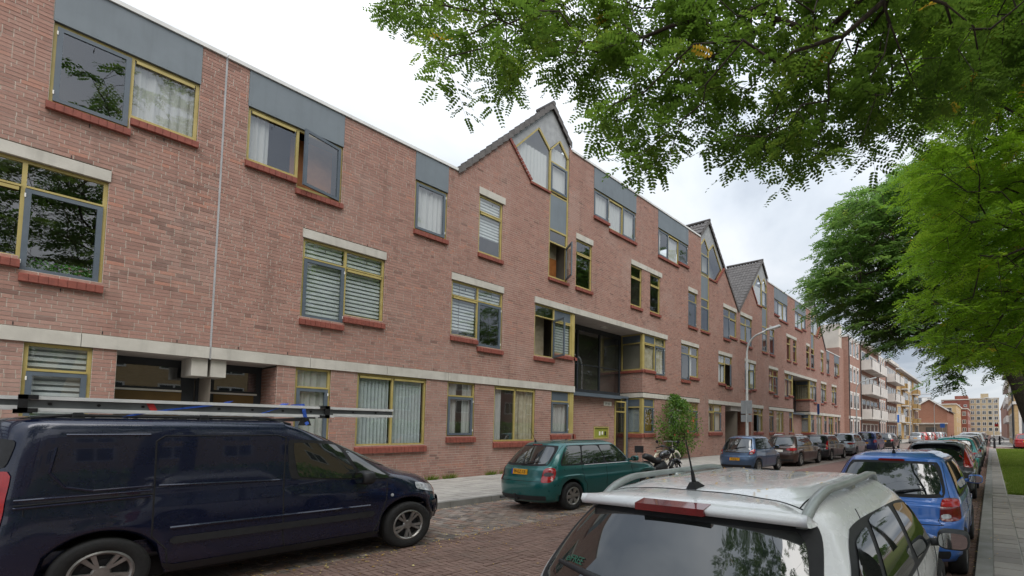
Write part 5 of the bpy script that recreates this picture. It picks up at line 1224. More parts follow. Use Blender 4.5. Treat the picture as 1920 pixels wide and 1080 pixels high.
def ladder(label, X0, X1, Y0, Y1, z0, h, caps, first):
    root = tag(empty('ladder', ((X0+X1)/2, Y0, z0)), label, 'ladder', 'ladders tied on the van roof'); cxl = (X0+X1)/2
    for X in (X0, X1):   # C-section side rails lying on edge
        sg = 1 if X == X1 else -1; m = MB(); x = X-cxl
        m.box(x-.004*sg, x-.0, 0, Y1-Y0, .030, h-.030); wb_ = m.build('rail_web', ALUD, root)
        m = MB(); m.box(x-.012*sg, x+.030*sg, 0, Y1-Y0, h-.031, h); m.build('rail', ALUB, root); m = MB(); m.box(x-.012*sg, x+.030*sg, 0, Y1-Y0, 0, .031); m.build('rail', ALUB, root)
    y = .14
    while y < Y1-Y0-.1:
        m = MB(); m.tube([(X0-cxl+.0, y, h/2), (X1-cxl-.0, y, h/2)], .015, 8); m.build('rung', ALU, root)
        m2 = MB(); m2.tube([(X1-cxl-.002, y, h/2), (X1-cxl+.006, y, h/2)], .013, 8); m2.build('rung_end', BLACKM, root); y += .28
    for yc in caps:
        for X in (X0, X1):
            sg = 1 if X == X1 else -1; m = MB(); x = X-cxl; y0 = yc*(Y1-Y0)-(.03 if yc == 0 else .05); d_ = .05 if yc == 0 else -.05
            m.box(x-.014*sg, x+.039*sg, min(y0, y0+d_), max(y0, y0+d_), -.012, h+.010); m.box(x-.014*sg, x+.039*sg, y0, y0+d_*2.1, h-.028, h+.009); m.box(x-.014*sg, x+.039*sg, y0, y0+d_*2.1, -.011, .028); m.build('end_cap', BLACKM, root)
    return root
l1 = ladder('shorter aluminium ladder section with black end caps, outer one on the van roof', -7.52, -7.12, .42, 2.76, 1.795, .135, (0, 1), True)
l2 = ladder('longer aluminium ladder section sticking out past both ends on the van roof', -7.60, -7.20, -1.6, 3.52, 1.815, .115, (), False)
STRAP = M('strap_blue', lin('2456b8'), lin('1d479d'), 30, .7); STRAPR = M('strap_red', lin('b02c2c'), None, 30, .7)
for nm, pts in (('blue lashing strap running diagonally over the rear of the ladders', [(-7.10, 1.00, 1.765), (-7.095, 1.25, 1.83), (-7.095, 1.62, 1.90), (-7.12, 1.78, 1.945), (-7.5, 1.80, 1.945)]), ('blue lashing strap hanging down at the front roof bar of the van', [(-7.5, 2.43, 1.945), (-7.11, 2.43, 1.945), (-7.092, 2.44, 1.87), (-7.08, 2.46, 1.74), (-7.06, 2.47, 1.70)]), ('blue strap lying flat along the middle of the ladders', [(-7.11, 1.98, 1.80), (-7.094, 2.12, 1.86), (-7.10, 2.28, 1.94), (-7.4, 2.30, 1.95)])):
    m = MB(); vs = []
    for p in pts: vs += [(p[0], p[1]-.016, p[2]-.012), (p[0], p[1]+.016, p[2]+.012), (p[0]+.004, p[1]+.016, p[2]+.012), (p[0]+.004, p[1]-.016, p[2]-.012)]
    m.add(vs, [(i*4+k, i*4+(k+1) % 4, (i+1)*4+(k+1) % 4, (i+1)*4+k) for i in range(len(pts)-1) for k in range(4)]); tag(m.build('strap', STRAP, None), nm, 'strap', 'straps on the van roof')
m = MB(); m.hexa([(-7.118, 1.18, 1.80), (-7.11, 1.18, 1.80), (-7.11, 1.23, 1.80), (-7.118, 1.23, 1.80), (-7.118, 1.13, 1.925), (-7.11, 1.13, 1.925), (-7.11, 1.18, 1.925), (-7.118, 1.18, 1.925)]); tag(m.build('strap', STRAPR), 'short red strap wrapped round the ladder rail', 'strap', 'straps on the van roof')

# --- motorcycle, bicycles
def lathe_wheel(r, tw, name, parent, x, y, spoked=True, rimm=None, y0=0):
    t = MB(); t.lathe([(r-tw, -tw*.5), (r-tw*.3, -tw*.55), (r, -tw*.2), (r, tw*.2), (r-tw*.3, tw*.55), (r-tw, tw*.5)], 28); o = t.build('wheel', TYRE, parent, True); o.location = (x, y, r)
    k = MB(); k.lathe([(r-tw, -tw*.35), (r-tw-.012, 0), (r-tw, tw*.35)], 28); k.tube([(0, -.04, 0), (0, .04, 0)], .03, 10)
    for i in range(16):
        a = 2*math.pi*i/16; k.tube([(.025*math.cos(a+.5), .02*(-1)**i, .025*math.sin(a+.5)), ((r-tw)*math.cos(a), 0, (r-tw)*math.sin(a))], .0022, 4, False)
    k.build('rim', rimm or CHROME, o); return o
MBK = M('motor_black', lin('1f1e22'), lin('27262b'), 8, .25, 0, coat=.7); LEATH = M('leather', lin('25262a'), lin('1c1d20'), 30, .5, bmp=.15, bscale=200)
mo = tag(empty('motorcycle', (-8.85, 11.25, 0), math.pi/2), 'black cruiser motorcycle with leather seat beside the green estate car', 'motorcycle')
lathe_wheel(.32, .12, 'w', mo, .40, 0); lathe_wheel(.33, .10, 'w', mo, 2.02, 0)
def arcshell(parent, name, mat, cx_, r, w_, a0, a1, z0):
    m = MB(); vs = []; n = 18; sec = [(-w_, -.05), (-w_*.85, 0), (-w_*.4, .03), (0, .036), (w_*.4, .03), (w_*.85, 0), (w_, -.05)]
    for i in range(n+1):
        a = a0+(a1-a0)*i/n
        for y, d in sec: vs.append((cx_+(r+d)*math.cos(a), y, z0+(r+d)*math.sin(a)))
    k = len(sec); m.add(vs, [(i*k+j, i*k+j+1, (i+1)*k+j+1, (i+1)*k+j) for i in range(n) for j in range(k-1)]); m.build(name, mat, parent, True)
arcshell(mo, 'rear_fender', MBK, .40, .37, .11, R_(185), R_(20), .32); arcshell(mo, 'front_fender', MBK, 2.02, .37, .09, R_(160), R_(30), .33)
def blob(parent, name, mat, pts, rads, n=10, sy=1.):
    m = MB(); m.tube([(0, 0, 0)]*0+pts, rads, n); m.v = [(x, y*sy, z) for x, y, z in m.v]; return m.build(name, mat, parent, True)
blob(mo, 'seat', LEATH, [(.28, 0, .83), (.40, 0, .86), (.62, 0, .80), (.85, 0, .70), (1.05, 0, .70), (1.20, 0, .75)], [.03, .09, .10, .09, .10, .04], 12, 1.35)
blob(mo, 'fuel_tank', MBK, [(1.15, 0, .80), (1.25, 0, .84), (1.45, 0, .88), (1.62, 0, .88), (1.70, 0, .86)], [.05, .12, .145, .11, .04], 12, 1.0)
blob(mo, 'engine', PLASTIC, [(.85, 0, .42), (1.0, 0, .45), (1.3, 0, .5), (1.5, 0, .45)], [.10, .18, .2, .1], 10, .8)
fk = MB()
for y in (-.09, .09): fk.tube([(1.70, y, .92), (2.02, y, .33)], .022, 8)
fk.tube([(1.55, -.38, 1.08), (1.62, -.22, 1.13), (1.70, 0, 1.08), (1.62, .22, 1.13), (1.55, .38, 1.08)], .014, 8); fk.tube([(1.70, 0, .90), (1.68, 0, 1.1)], .03, 8); fk.build('handlebar', PLASTIC, mo)
hl = MB(); hl.tube([(1.74, 0, .98), (1.86, 0, .97), (1.89, 0, .97)], [.06, .09, .085], 14); hl.build('headlight', PLASTIC, mo)
for y in (-.42, .42): m = MB(); m.tube([(1.6, y*.8, 1.1), (1.58, y, 1.24)], .006, 6); m.tube([(1.57, y, 1.27), (1.59, y, 1.27)], .05, 12); m.build('mirror', BLACKM, mo)
gr = MB(); 
for y in (-.36, .36): gr.tube([(1.50, y*1.13, 1.065), (1.57, y, 1.085)], .02, 8)
gr.build('grip', BLACKM, mo)
br = MB(); br.tube([(.18, -.10, .62), (.10, -.10, 1.0)], .010, 6); br.tube([(.18, .10, .62), (.10, .10, 1.0)], .010, 6); br.build('sissy_bar', CHROME, mo)
bd = MB(); bd.box(.065, .115, -.15, .15, .98, 1.18); bd.build('backrest', LEATH, mo)
rl = MB(); rl.tube([(.0, 0, .62), (-.04, 0, .60)], .04, 10); rl.build('tail_light', RED, mo)
bk = MB(); bk.tube([(.55, -.17, .30), (1.3, -.17, .26)], .04, 8); bk.build('exhaust_pipe', CHROME, mo)
CREAM = M('cream_paint', lin('d8d2c0'), lin('c9c2ae'), 9, .4); COWP = None
m, nt, b = newmat('cow_print'); nt.links.new(ramp(nt, noise(nt, 9, 1), [(.48, lin('e6e2d8')), (.52, lin('161616'))]), b.inputs['Base Color']); b.inputs['Roughness'].default_value = .8; COWP = m
def bicycle(label, loc, rz, frame, saddle, rear_light=True):
    bi = tag(empty('bicycle', loc, rz), label, 'bicycle', 'bicycles by the facade')
    lathe_wheel(.34, .035, 'w', bi, 0, 0, rimm=ALU); lathe_wheel(.34, .035, 'w', bi, 1.10, 0, rimm=ALU)
    f = MB(); bb = (.45, 0, .30); sm_ = (.30, 0, .78); hd = (.90, 0, .82); hl_ = (.94, 0, .66)
    f.tube([bb, sm_], .017, 8); f.tube([bb, (.6, 0, .36), hl_], .019, 8); f.tube([hl_, (.88, 0, .95)], .02, 8)
    for y in (-.05, .05): f.tube([(0, y, .34), (sm_[0], y*.3, .74)], .010, 6); f.tube([(0, y, .34), (bb[0], y, bb[2])], .010, 6); f.tube([(hl_[0], y, .64), (1.0, y, .48), (1.10, y, .34)], .012, 6)
    f.build('frame', frame, bi)
    arcshell(bi, 'mudguard', frame, 0, .365, .03, R_(200), R_(40), .34); arcshell(bi, 'mudguard', frame, 1.10, .365, .03, R_(150), R_(20), .34)
    h_ = MB(); h_.tube([(.88, 0, .93), (.87, 0, 1.08)], .012, 6); h_.tube([(.68, -.28, 1.07), (.84, -.24, 1.10), (.90, 0, 1.09), (.84, .24, 1.10), (.68, .28, 1.07)], .011, 8); h_.build('handlebar', ALU, bi)
    rk = MB(); rk.box(-.22, .22, -.06, .06, .745, .757); rk.tube([(-.05, -.06, .75), (0, -.05, .34)], .006, 5); rk.tube([(-.05, .06, .75), (0, .05, .34)], .006, 5); rk.build('rack', frame, bi)
    s2 = MB(); s2.tube([(.12, 0, .93), (.20, 0, .94), (.33, 0, .92), (.40, 0, .915)], [.05, .085, .05, .02], 10); s2.v = [(x, y, .92+(z-.93)*.55) for x, y, z in s2.v]; s2.build('saddle', saddle, bi, True); sp_ = MB(); sp_.tube([sm_, (.27, 0, .92)], .012, 6); sp_.build('seat_post', ALU, bi)
    if rear_light: r_ = MB(); r_.box(-.27, -.22, -.03, .03, .735, .775); r_.build('rear_light', RED, bi)
bicycle('cream white bicycle parked in front of the climbing shrub', (-10.55, 14.75, .12), math.pi/2, CREAM, LEATH)
bicycle('bicycle with black and white patterned saddle behind the green estate car', (-12.4, 12.75, .12), math.pi/2+.15, BLACKM, COWP)
bicycle('dark bicycle standing on the far pavement past the bollards', (.10, 73.5, .11), .5, BLACKM, LEATH)

# --- street lamps, signs, railings, bollards
GALV = M('galvanised', lin('c3c5c4'), lin('aeb1b0'), 5, .5, .3)
def lamp(label, x, y, h, reach, tilt, zb=.12, rot=0):
    r = tag(empty('street_lamp', (x, y, zb), rot), label, 'street lamp', 'curved street lamps along the pavement')
    m = MB(); pts = [(0, 0, 0), (0, 0, 1.2), (0, 0, h-1.0)]; rd = [.085, .08, .055]
    for a in np.linspace(10, 80, 8): pts.append((.75*(1-math.cos(R_(a)))*1.0, 0, h-1.0+.95*math.sin(R_(a)))); rd.append(.045)
    pts.append((reach, 0, h+.12)); rd.append(.035); m.tube(pts, rd, 12); m.build('post', GALV, r, True)
    hd = MB(); hd.hexa([(reach-.12, -.09, h+.07), (reach+.62, -.11, h+.20), (reach+.62, .11, h+.20), (reach-.12, .09, h+.07), (reach-.10, -.06, h+.16), (reach+.58, -.07, h+.29), (reach+.58, .07, h+.29), (reach-.10, .06, h+.16)]); hd.build('lamp_head', GALV, r)
    gl = MB(); gl.hexa([(reach+.0, -.08, h+.065), (reach+.55, -.09, h+.165), (reach+.55, .09, h+.165), (reach+.0, .08, h+.065), (reach+.0, -.08, h+.11), (reach+.55, -.09, h+.21), (reach+.55, .09, h+.21), (reach, .08, h+.11)]); gl.build('lamp_glass', WHITEM, r)
    return r
la = lamp('nearest curved street lamp standing before the brick terrace', -10.12, 21.55, 6.3, 1.15, 0)
SIGNG = M('sign_grey', lin('8b8f92'), lin('7d8184'), 4, .5); SIGNB = M('sign_blue', lin('2a5fb0'), None, 4, .4)
for z0, z1, y in ((2.35, 3.0, 0), (1.95, 2.30, 0)):
    m = MB(); m.box(-.30, .30, -.12, -.10, z0, z1); sg_ = m.build('sign', SIGNG, None); sg_.location = (-10.12, 21.6, .12); tag(sg_, 'larger grey sign plate seen from behind on the street lamp' if z0 > 2.3 else 'smaller grey sign plate below the larger one on the street lamp', 'sign')
lamp('second curved street lamp beside the balcony building', -10.6, 46.5, 6.2, 1.2, 0)
lamp('third street lamp in front of the yellow balcony building', -9.95, 77, 7.6, 1.3, 0)
lamp('distant street lamp post beside the gabled house', -9.9, 112, 7.4, 1.2, 0); lamp('tall pale street lamp on the far right pavement', .35, 92, 6.8, -1.2, 0)
def signpost(label, x, y, h, w_, hh, col, zb=.12, rot=0):
    r = tag(empty('sign_post', (x, y, zb), rot), label, 'sign'); m = MB(); m.tube([(0, 0, 0), (0, 0, h)], .03, 8); m.build('post', GALV, r); p = MB(); p.box(-w_/2, w_/2, -.045, -.032, h-hh, h); p.build('plate', col, r); return r
signpost('tall narrow blue parking sign on a post by the terrace', -10.1, 33.0, 3.4, .18, .75, SIGNB, rot=.9); signpost('narrow blue sign before the yellow balcony building', -9.95, 66, 3.6, .3, 1.0, SIGNB, rot=.8)
signpost('square blue traffic sign at the corner of the gabled house', -8.9, 118, 3.2, .9, .9, SIGNB); signpost('round red and white no-entry sign on the far right pavement', .85, 105, 2.9, .6, .5, RED)
GREENP = M('railing_green', lin('2c3b38'), lin('25322f'), 8, .5)
for i in range(9):
    r = tag(empty('railing', (-9.9, 56+i*1.35, .12), math.pi/2), ('low dark green hoop railing, %s from the near end of its row' % ('first second third fourth fifth sixth seventh eighth ninth'.split()[i])), 'railing', 'row of hoop railings'); m = MB(); m.tube([(0, 0, 0), (0, 0, .82), (.06, 0, .9), (1.0, 0, .9), (1.06, 0, .82), (1.06, 0, 0)], .045, 8); m.build('hoop', GREENP, r)
    for z in (.3, .6): k = MB(); k.box(.03, 1.03, -.012, .012, z-.09, z+.09); k.build('slat', GREENP, r)
for x, y, lb in ((.23, 53.6, 'nearer black bollard at the end of the lawn'), (.80, 67, 'farther black bollard on the far right pavement')):
    r = tag(empty('bollard', (x, y, .02 if y < 58 else .11)), lb, 'bollard', 'black bollards'); m = MB(); m.lathe([(.11, 0), (.105, .1), (.085, .8), (.07, .95), (.045, 1.0), (0, 1.02)], 16, 'z'); m.build('post', BLACKM, r, True); k = MB(); k.lathe([(.094, .72), (.098, .73), (.096, .79), (.09, .80)], 16, 'z'); k.build('collar', BLACKM, r, True)
m = MB(); m.box(-9.95-.5, -9.95+.1, 53.6, 54.1, .12, 1.25); tag(m.build('utility_cabinet', SIGNG), 'grey utility cabinet on the pavement beyond the black hatchback', 'cabinet')
# ------------------------------------------------------------------ buildings farther along the street
PALEP = M('pale_render', lin('cfc7bd'), lin('bdb5ab'), .8, .85); WBAL = M('white_balcony', lin('d9d5cf'), lin('c9c5bf'), .9, .6, bmp=.05)
YBR = brick_tex('yellow_brick', lin('cdb083'), lin('bb9d6f'), lin('b3a489'), .22, .065, 'xyz'); RBR = brick_tex('far_red_brick', lin('ab8578'), lin('997467'), lin('8d8377'), .22, .07, 'xyz')
BEI = M('beige_stone', lin('b5a588'), lin('a59579'), .6, .9); OCHRE = M('ochre_panel', lin('c0a06a'), lin('ad8e5c'), 1.2, .7); REDW = M('far_red_wall', lin('8a5447'), lin('7a473b'), .7, .9)
def bwin(parent, fr, u0, u1, z0, z1, mat=None, glassm=None, t=.07, mid=False, cur=True):
    m = MB(); ring(fr, m, u0, u1, z0, z1, t, -.06, .03)
    if mid: fr.box(m, (u0+u1)/2-t/2, (u0+u1)/2+t/2, -.05, .025, z0+t, z1-t)
    o = m.build('window', mat or WHITEM, parent); p_ = MB(); fr.face(p_, [(u0+t, z0+t), (u1-t, z0+t), (u1-t, z1-t), (u0+t, z1-t)], .006); p_.build('pane', glassm or FARG, o); return o
FARG = carglass('far_window_glass', (.05, .055, .06))
frD = Fr((-13.9, 0, 0), (0, 1, 0), (1, 0, 0))
bd = tag(empty('balcony_building', (0, 0, 0)), 'brick apartment building with white balconies and thin white window frames', 'building')
m = MB(); m.box(-24, -13.9, 57.2, 91, 0, 12.7); m.build('wall', RBR, bd); m = MB(); m.box(-24, -13.85, 57.1, 91, 12.7, 12.95); m.build('roof_edge', FASCIA, bd)
m = MB(); m.box(-17.5, -14.4, 55.3, 57.2, 0, 11.2); m.build('link_wall', RBR, bd); m = MB(); m.box(-17, -14.6, 55.9, 57.19, 11.2, 14.1); m.build('stair_head', PALEP, bd)
for u0, u1 in ((57.6, 63.0), (75.0, 80.6)):
    for k in range(4):
        z = .35+k*3.15
        for i in range(3):
            a = u0+.25+i*(u1-u0-.3)/3; bwin(bd, frD, a, a+1.15, z+(.2 if k == 0 else .75), z+2.6, t=.15); s_ = MB(); frD.box(s_, a-.05, a+1.2, 0, .06, z+2.62, z+2.82); s_.build('lintel', WHITEM, bd)
for u in (57.35, 63.3, 74.7, 80.9):
    m = MB(); m.tube([(-13.8, u, 0), (-13.8, u, 12.9)], .06, 8); m.build('downpipe', DARKF, bd)
m = MB(); m.box(-13.9, -13.84, 57.2, 91, 3.05, 3.4); m.build('band', WHITEM, bd)
for u0, u1 in ((63.7, 74.3), (81.3, 90.6)):
    for k in range(4):
        z = .12+k*3.15
        if k:
            for a, b_ in ((u0, u0+(u1-u0)*.48), (u0+(u1-u0)*.52, u1)):
                bo = MB(); bo.box(-13.9, -12.5, a, b_, z-.12, z+.12); bo.box(-12.58, -12.5, a, b_, z+.12, z+1.15); bo.box(-13.9, -12.5, a, a+.07, z+.12, z+1.15); bo.box(-13.9, -12.5, b_-.07, b_, z+.12, z+1.15); bo.build('balcony', WBAL, bd)
                rl_ = MB(); rl_.tube([(-12.5, a, z+1.28), (-12.5, b_, z+1.28)], .03, 6); rl_.build('handrail', WBAL, bd)
        for i in range(4): a = u0+.3+i*(u1-u0-.5)/4; bwin(bd, frD, a, a+(u1-u0)/4-.35, z+.1, z+2.5, t=.14)
    m = MB(); m.box(-14.5, -13.3, u0, u1, 12.7, 13.2); m.build('attic', WBAL, bd)
frE = Fr((-14.0, 0, 0), (0, 1, 0), (1, 0, 0))
be = tag(empty('yellow_building'), 'yellow brick flats with ochre balcony panels and overhanging white roof', 'building')
m = MB(); m.box(-24, -14.0, 92, 122, 0, 12.6); m.build('wall', YBR, be); m = MB(); m.box(-24.5, -13.2, 91.6, 122.8, 12.6, 12.95); m.build('roof', FASCIA, be)
for j, u0 in enumerate((92.5, 107.5)):
    for k in range(4):
        z = .3+k*3.1
        bwin(be, frE, u0+.2, u0+3.6, z+.4, z+2.7, mid=True); bwin(be, frE, u0+9.4, u0+13.6, z+.4, z+2.7, mid=True)
        m = MB(); m.box(-13.98, -13.9, u0+4.2, u0+9.0, z-.1, z+2.8); m.build('loggia_back', OCHRE, be); bwin(be, Fr((-13.88, 0, 0), (0, 1, 0), (1, 0, 0)), u0+6.2, u0+8.8, z, z+2.5, mid=True)
        if k: m = MB(); m.box(-13.9, -12.9, u0+4.0, u0+9.2, z-.25, z-.08); m.build('balcony_slab', WHITEM, be); m = MB(); m.box(-12.98, -12.9, u0+4.0, u0+9.2, z-.08, z+.85); m.box(-13.9, -12.9, u0+4.0, u0+4.08, z-.08, z+.85); m.build('balcony_panel', OCHRE, be); m = MB(); m.box(-13.0, -12.88, u0+4.0, u0+9.2, z+.85, z+.93); m.build('handrail', WHITEM, be)
m = MB(); vs = [(-12.85, 97.5, 11.0), (-12.85, 100.4, 11.0), (-12.83, 100.3, 9.0), (-12.87, 97.7, 8.9)]; m.add(vs+[(x-.02, y, z) for x, y, z in vs], [(0, 1, 2, 3), (7, 6, 5, 4), (0, 4, 5, 1), (1, 5, 6, 2), (2, 6, 7, 3), (3, 7, 4, 0)]); tag(m.build('laundry_sheet', WHITEM), 'white sheet hanging over a balcony of the yellow flats', 'laundry')
bf_ = tag(empty('gabled_house'), 'low red brick house with gable end facing the crossing', 'house'); y0 = 138
m = MB(); pr_ = [(-16.2, 0), (-9.3, 0), (-9.3, 6.9), (-13.3, 9.75), (-16.2, 8.1)]; n = 5
m.add([(x, y0, z) for x, z in pr_]+[(x, y0+26, z) for x, z in pr_], [tuple(range(5)), tuple(range(9, 4, -1))]+[(i, (i+1) % 5, 5+(i+1) % 5, 5+i) for i in range(5)]); m.build('wall', brick_tex('gable_brick', lin('a57560'), lin('946450'), lin('94806f'), .22, .07, 'xz'), bf_)
for (xa, za), (xb, zb) in (((-16.6, 7.95), (-13.3, 9.85)), ((-13.3, 9.85), (-8.9, 6.75))):
    m = MB(); m.hexa([(xa, y0-.3, za), (xb, y0-.3, zb), (xb, y0+26, zb), (xa, y0+26, za), (xa, y0-.3, za+.22), (xb, y0-.3, zb+.22), (xb, y0+26, zb+.22), (xa, y0+26, za+.22)]); m.build('roof', DTILE, bf_); m = MB(); m.hexa([(xa, y0-.42, za-.1), (xb, y0-.42, zb-.1), (xb, y0-.31, zb-.1), (xa, y0-.31, za-.1), (xa, y0-.42, za+.26), (xb, y0-.42, zb+.26), (xb, y0-.31, zb+.26), (xa, y0-.31, za+.26)]); m.build('verge', WHITEM, bf_)
m = MB(); m.box(-15.9, -9.4, y0-2.2, y0-.01, 0, 3.4); m.build('annex', M('annex_brick', lin('7f6f60'), lin('736354'), 3, .9), bf_); m = MB(); m.box(-16.1, -9.2, y0-2.4, y0, 3.4, 3.75); m.build('annex_roof', PALEP, bf_)
frF = Fr((0, y0-2.2, 0), (1, 0, 0), (0, -1, 0)); bwin(bf_, frF, -14.0, -11.6, .9, 2.6, DARKF)
def block(name, label, x0, x1, y0, y1, h, wallm, rows, cols, wz=1.5, ww=1.6, z0=1., cat='building', top=None, side=None):
    b_ = tag(empty(name), label, cat); m = MB(); m.box(x0, x1, y0, y1, 0, h); m.build('wall', wallm, b_); m = MB(); m.box(x0-.2, x1+.2, y0-.2, y1+.2, h, h+.35); m.build('roof_edge', PALEP, b_)
    fr_ = Fr((0, y0, 0), (1, 0, 0), (0, -1, 0))
    for r in range(rows):
        for c in range(cols):
            u = x0+(x1-x0)*(c+.5)/cols; z = z0+r*(h-z0)/rows; bwin(b_, fr_, u-ww/2, u+ww/2, z+.5, z+.5+wz, WHITEM, FARG, .1, c % 2 == 0)
    if side:
        fs_ = Fr((x1 if side > 0 else x0, 0, 0), (0, 1, 0), (side, 0, 0))
        for r in range(rows):
            for c in range(side if side > 1 else 4): u = y0+(y1-y0)*(c+.5)/4; z = z0+r*(h-z0)/rows; bwin(b_, fs_, u-ww/2, u+ww/2, z+.5, z+.5+wz, WHITEM, FARG, .1, True)
    if top: m = MB(); m.box(*top); m.build('roof_house', wallm, b_)
    return b_
block('apartment_block', 'beige apartment block closing the far end of the street', -7.6, 3.0, 240, 255, 15.5, BEI, 6, 5, 1.5, 1.4, 1.2, top=(-3.5, -.6, 242, 250, 15.5, 17.8))
block('red_block', 'dark red block with flat roof behind the gabled house', -18, -7.7, 236, 255, 15.0, REDW, 4, 4, 1.0, 1.2, top=(-13, -8.2, 238, 250, 15, 16.9))
block('yellow_block', 'ochre flats beyond the gabled house', -17.5, -9.3, 176, 215, 10.2, YBR, 3, 2, 1.6, 1.8, side=1); block('low_block', 'narrow red brick block before the beige apartment block', -9.4, -7.2, 205, 230, 9.8, REDW, 3, 1, 1.5, 1.2, side=1)
gb = tag(empty('glass_building'), 'round glass office building behind the yellow flats', 'building'); m = MB(); m.lathe([(6.2, 0), (6.2, 17.3), (5.8, 17.6), (0, 17.6)], 40, 'z', (-36.5, 330, 4.5)); m.build('facade', FARG, gb, True)
for k in range(7): q = MB(); q.lathe([(6.21, 4.5+k*2.6), (6.3, 4.5+k*2.6), (6.3, 4.7+k*2.6), (6.21, 4.7+k*2.6)], 40, 'z', (-36.5, 330, 4.5)); q.build('floor_band', PALEP, gb)
rb = tag(empty('corner_building'), 'yellow and red brick corner building at the right edge with white shop window', 'building')
m = MB(); m.box(2.15, 12, 62, 82, 0, 8.8); m.build('wall', YBR, rb); m = MB(); m.box(1.98, 12, 61.9, 82, 4.55, 4.85); m.build('cornice', WHITEM, rb); frR = Fr((0, 62, 0), (1, 0, 0), (0, -1, 0)); bwin(rb, frR, 2.5, 4.3, .6, 4.0, WHITEM, t=.25); frR2 = Fr((2.15, 0, 0), (0, 1, 0), (-1, 0, 0))
for i in range(4): bwin(rb, frR2, 63.2+i*4.5, 66+i*4.5, .8, 3.8, WHITEM, t=.2); bwin(rb, frR2, 63.2+i*4.5, 66+i*4.5, 5.6, 7.6, WHITEM, t=.15)
m = MB(); m.tube([(2.0, 62.1, 0), (2.0, 62.1, 8.8)], .09, 8); m.build('downpipe', DARKF, rb)
tw = block('apartment_tower', 'red and cream apartment tower half hidden by foliage at the right', 3.4, 14, 96, 125, 21, REDW, 6, 3, 1.6, 2., side=None)
for k in range(6): m = MB(); m.box(2.2, 3.4, 97, 121, 3.2+k*3.1, 4.3+k*3.1); m.build('balcony', WBAL, tw)
block('row_houses', 'row of red brick houses far along the right pavement', 3.0, 12, 130, 200, 9, RBR, 3, 3, side=None)

# ------------------------------------------------------------------ trees
BARK = M('bark', lin('4a4036'), lin('2f2922'), 14, .95, bmp=.8, bscale=30)
def proj(P):
    d = P-np.array([0, 0, H_EYE]); w = d@cf
    return CX+FPX*(d@cr)/np.maximum(w, 1e-3), CY-FPX*(d@cu)/np.maximum(w, 1e-3), w
def unproj(x, y, depth):
    return np.array([0, 0, H_EYE])+depth[:, None]*(cf[None]+np.outer((x-CX)/FPX, cr)-np.outer((y-CY)/FPX, cu))
def inpoly(x, y, poly):
    x = np.asarray(x); y = np.asarray(y); r = np.zeros(x.shape, bool); n = len(poly)
    for i in range(n):
        x1, y1 = poly[i]; x2, y2 = poly[(i+1) % n]
        c = ((y1 > y) != (y2 > y)) & (x < (x2-x1)*(y-y1)/((y2-y1) if y2 != y1 else 1e-9)+x1); r ^= c
    return r
def unit(v): return v/(np.linalg.norm(v, axis=-1, keepdims=True)+1e-9)

def leaf_cloud(base, dirs, Lr, pairs, ll, lw, six, tone, sag=.25, flat=.6):
    """pinnate leaves: base (n,3), dirs (n,3); returns verts, faces, tones"""
    n = len(base); up = unit(np.c_[rng.normal(0, 1-flat, n), rng.normal(0, 1-flat, n), np.ones(n)])
    side = unit(np.cross(dirs, up)); nrm = unit(np.cross(side, dirs)); Lr = Lr*(.75+.5*rng.random(n)); K = pairs
    ts = (np.arange(K)+.8)/(K+.1); Vs = []; T = []
    for t in ts:
        pos = base+dirs*(Lr*t)[:, None]; pos[:, 2] -= sag*Lr*t*t
        dd = unit(dirs-np.c_[np.zeros(n), np.zeros(n), np.full(n, 2*sag*t)])
        sc = (1-.35*abs(2*t-.9)**2)
        for sg in (1, -1) if t < ts[-1]+1e-6 else (1,):
            ax = unit(side*sg*.93+dd*.42+nrm*rng.normal(0, .16, n)[:, None]); l = ll*sc*(.85+.3*rng.random(n)); wv = unit(np.cross(ax, nrm)+nrm*rng.normal(0, .25, n)[:, None]); ww = lw*sc*(.85+.3*rng.random(n))
            a = pos; L_ = (ax*l[:, None]); W_ = wv*(ww/2)[:, None]
            if six: q = np.stack([a, a+L_*.28+W_*.92, a+L_*.68+W_, a+L_*1.0, a+L_*.68-W_, a+L_*.28-W_*.92], 1)
            else: q = np.stack([a, a+L_*.5+W_, a+L_, a+L_*.5-W_], 1)
            Vs.append(q); T.append(np.where(tone > .99, 1., np.clip(tone+rng.normal(0, .08, n), 0, .94)))
    V = np.concatenate(Vs); T = np.concatenate(T); k = V.shape[1]
    return V.reshape(-1, 3), np.arange(len(V)*k).reshape(-1, k), np.repeat(T, k)

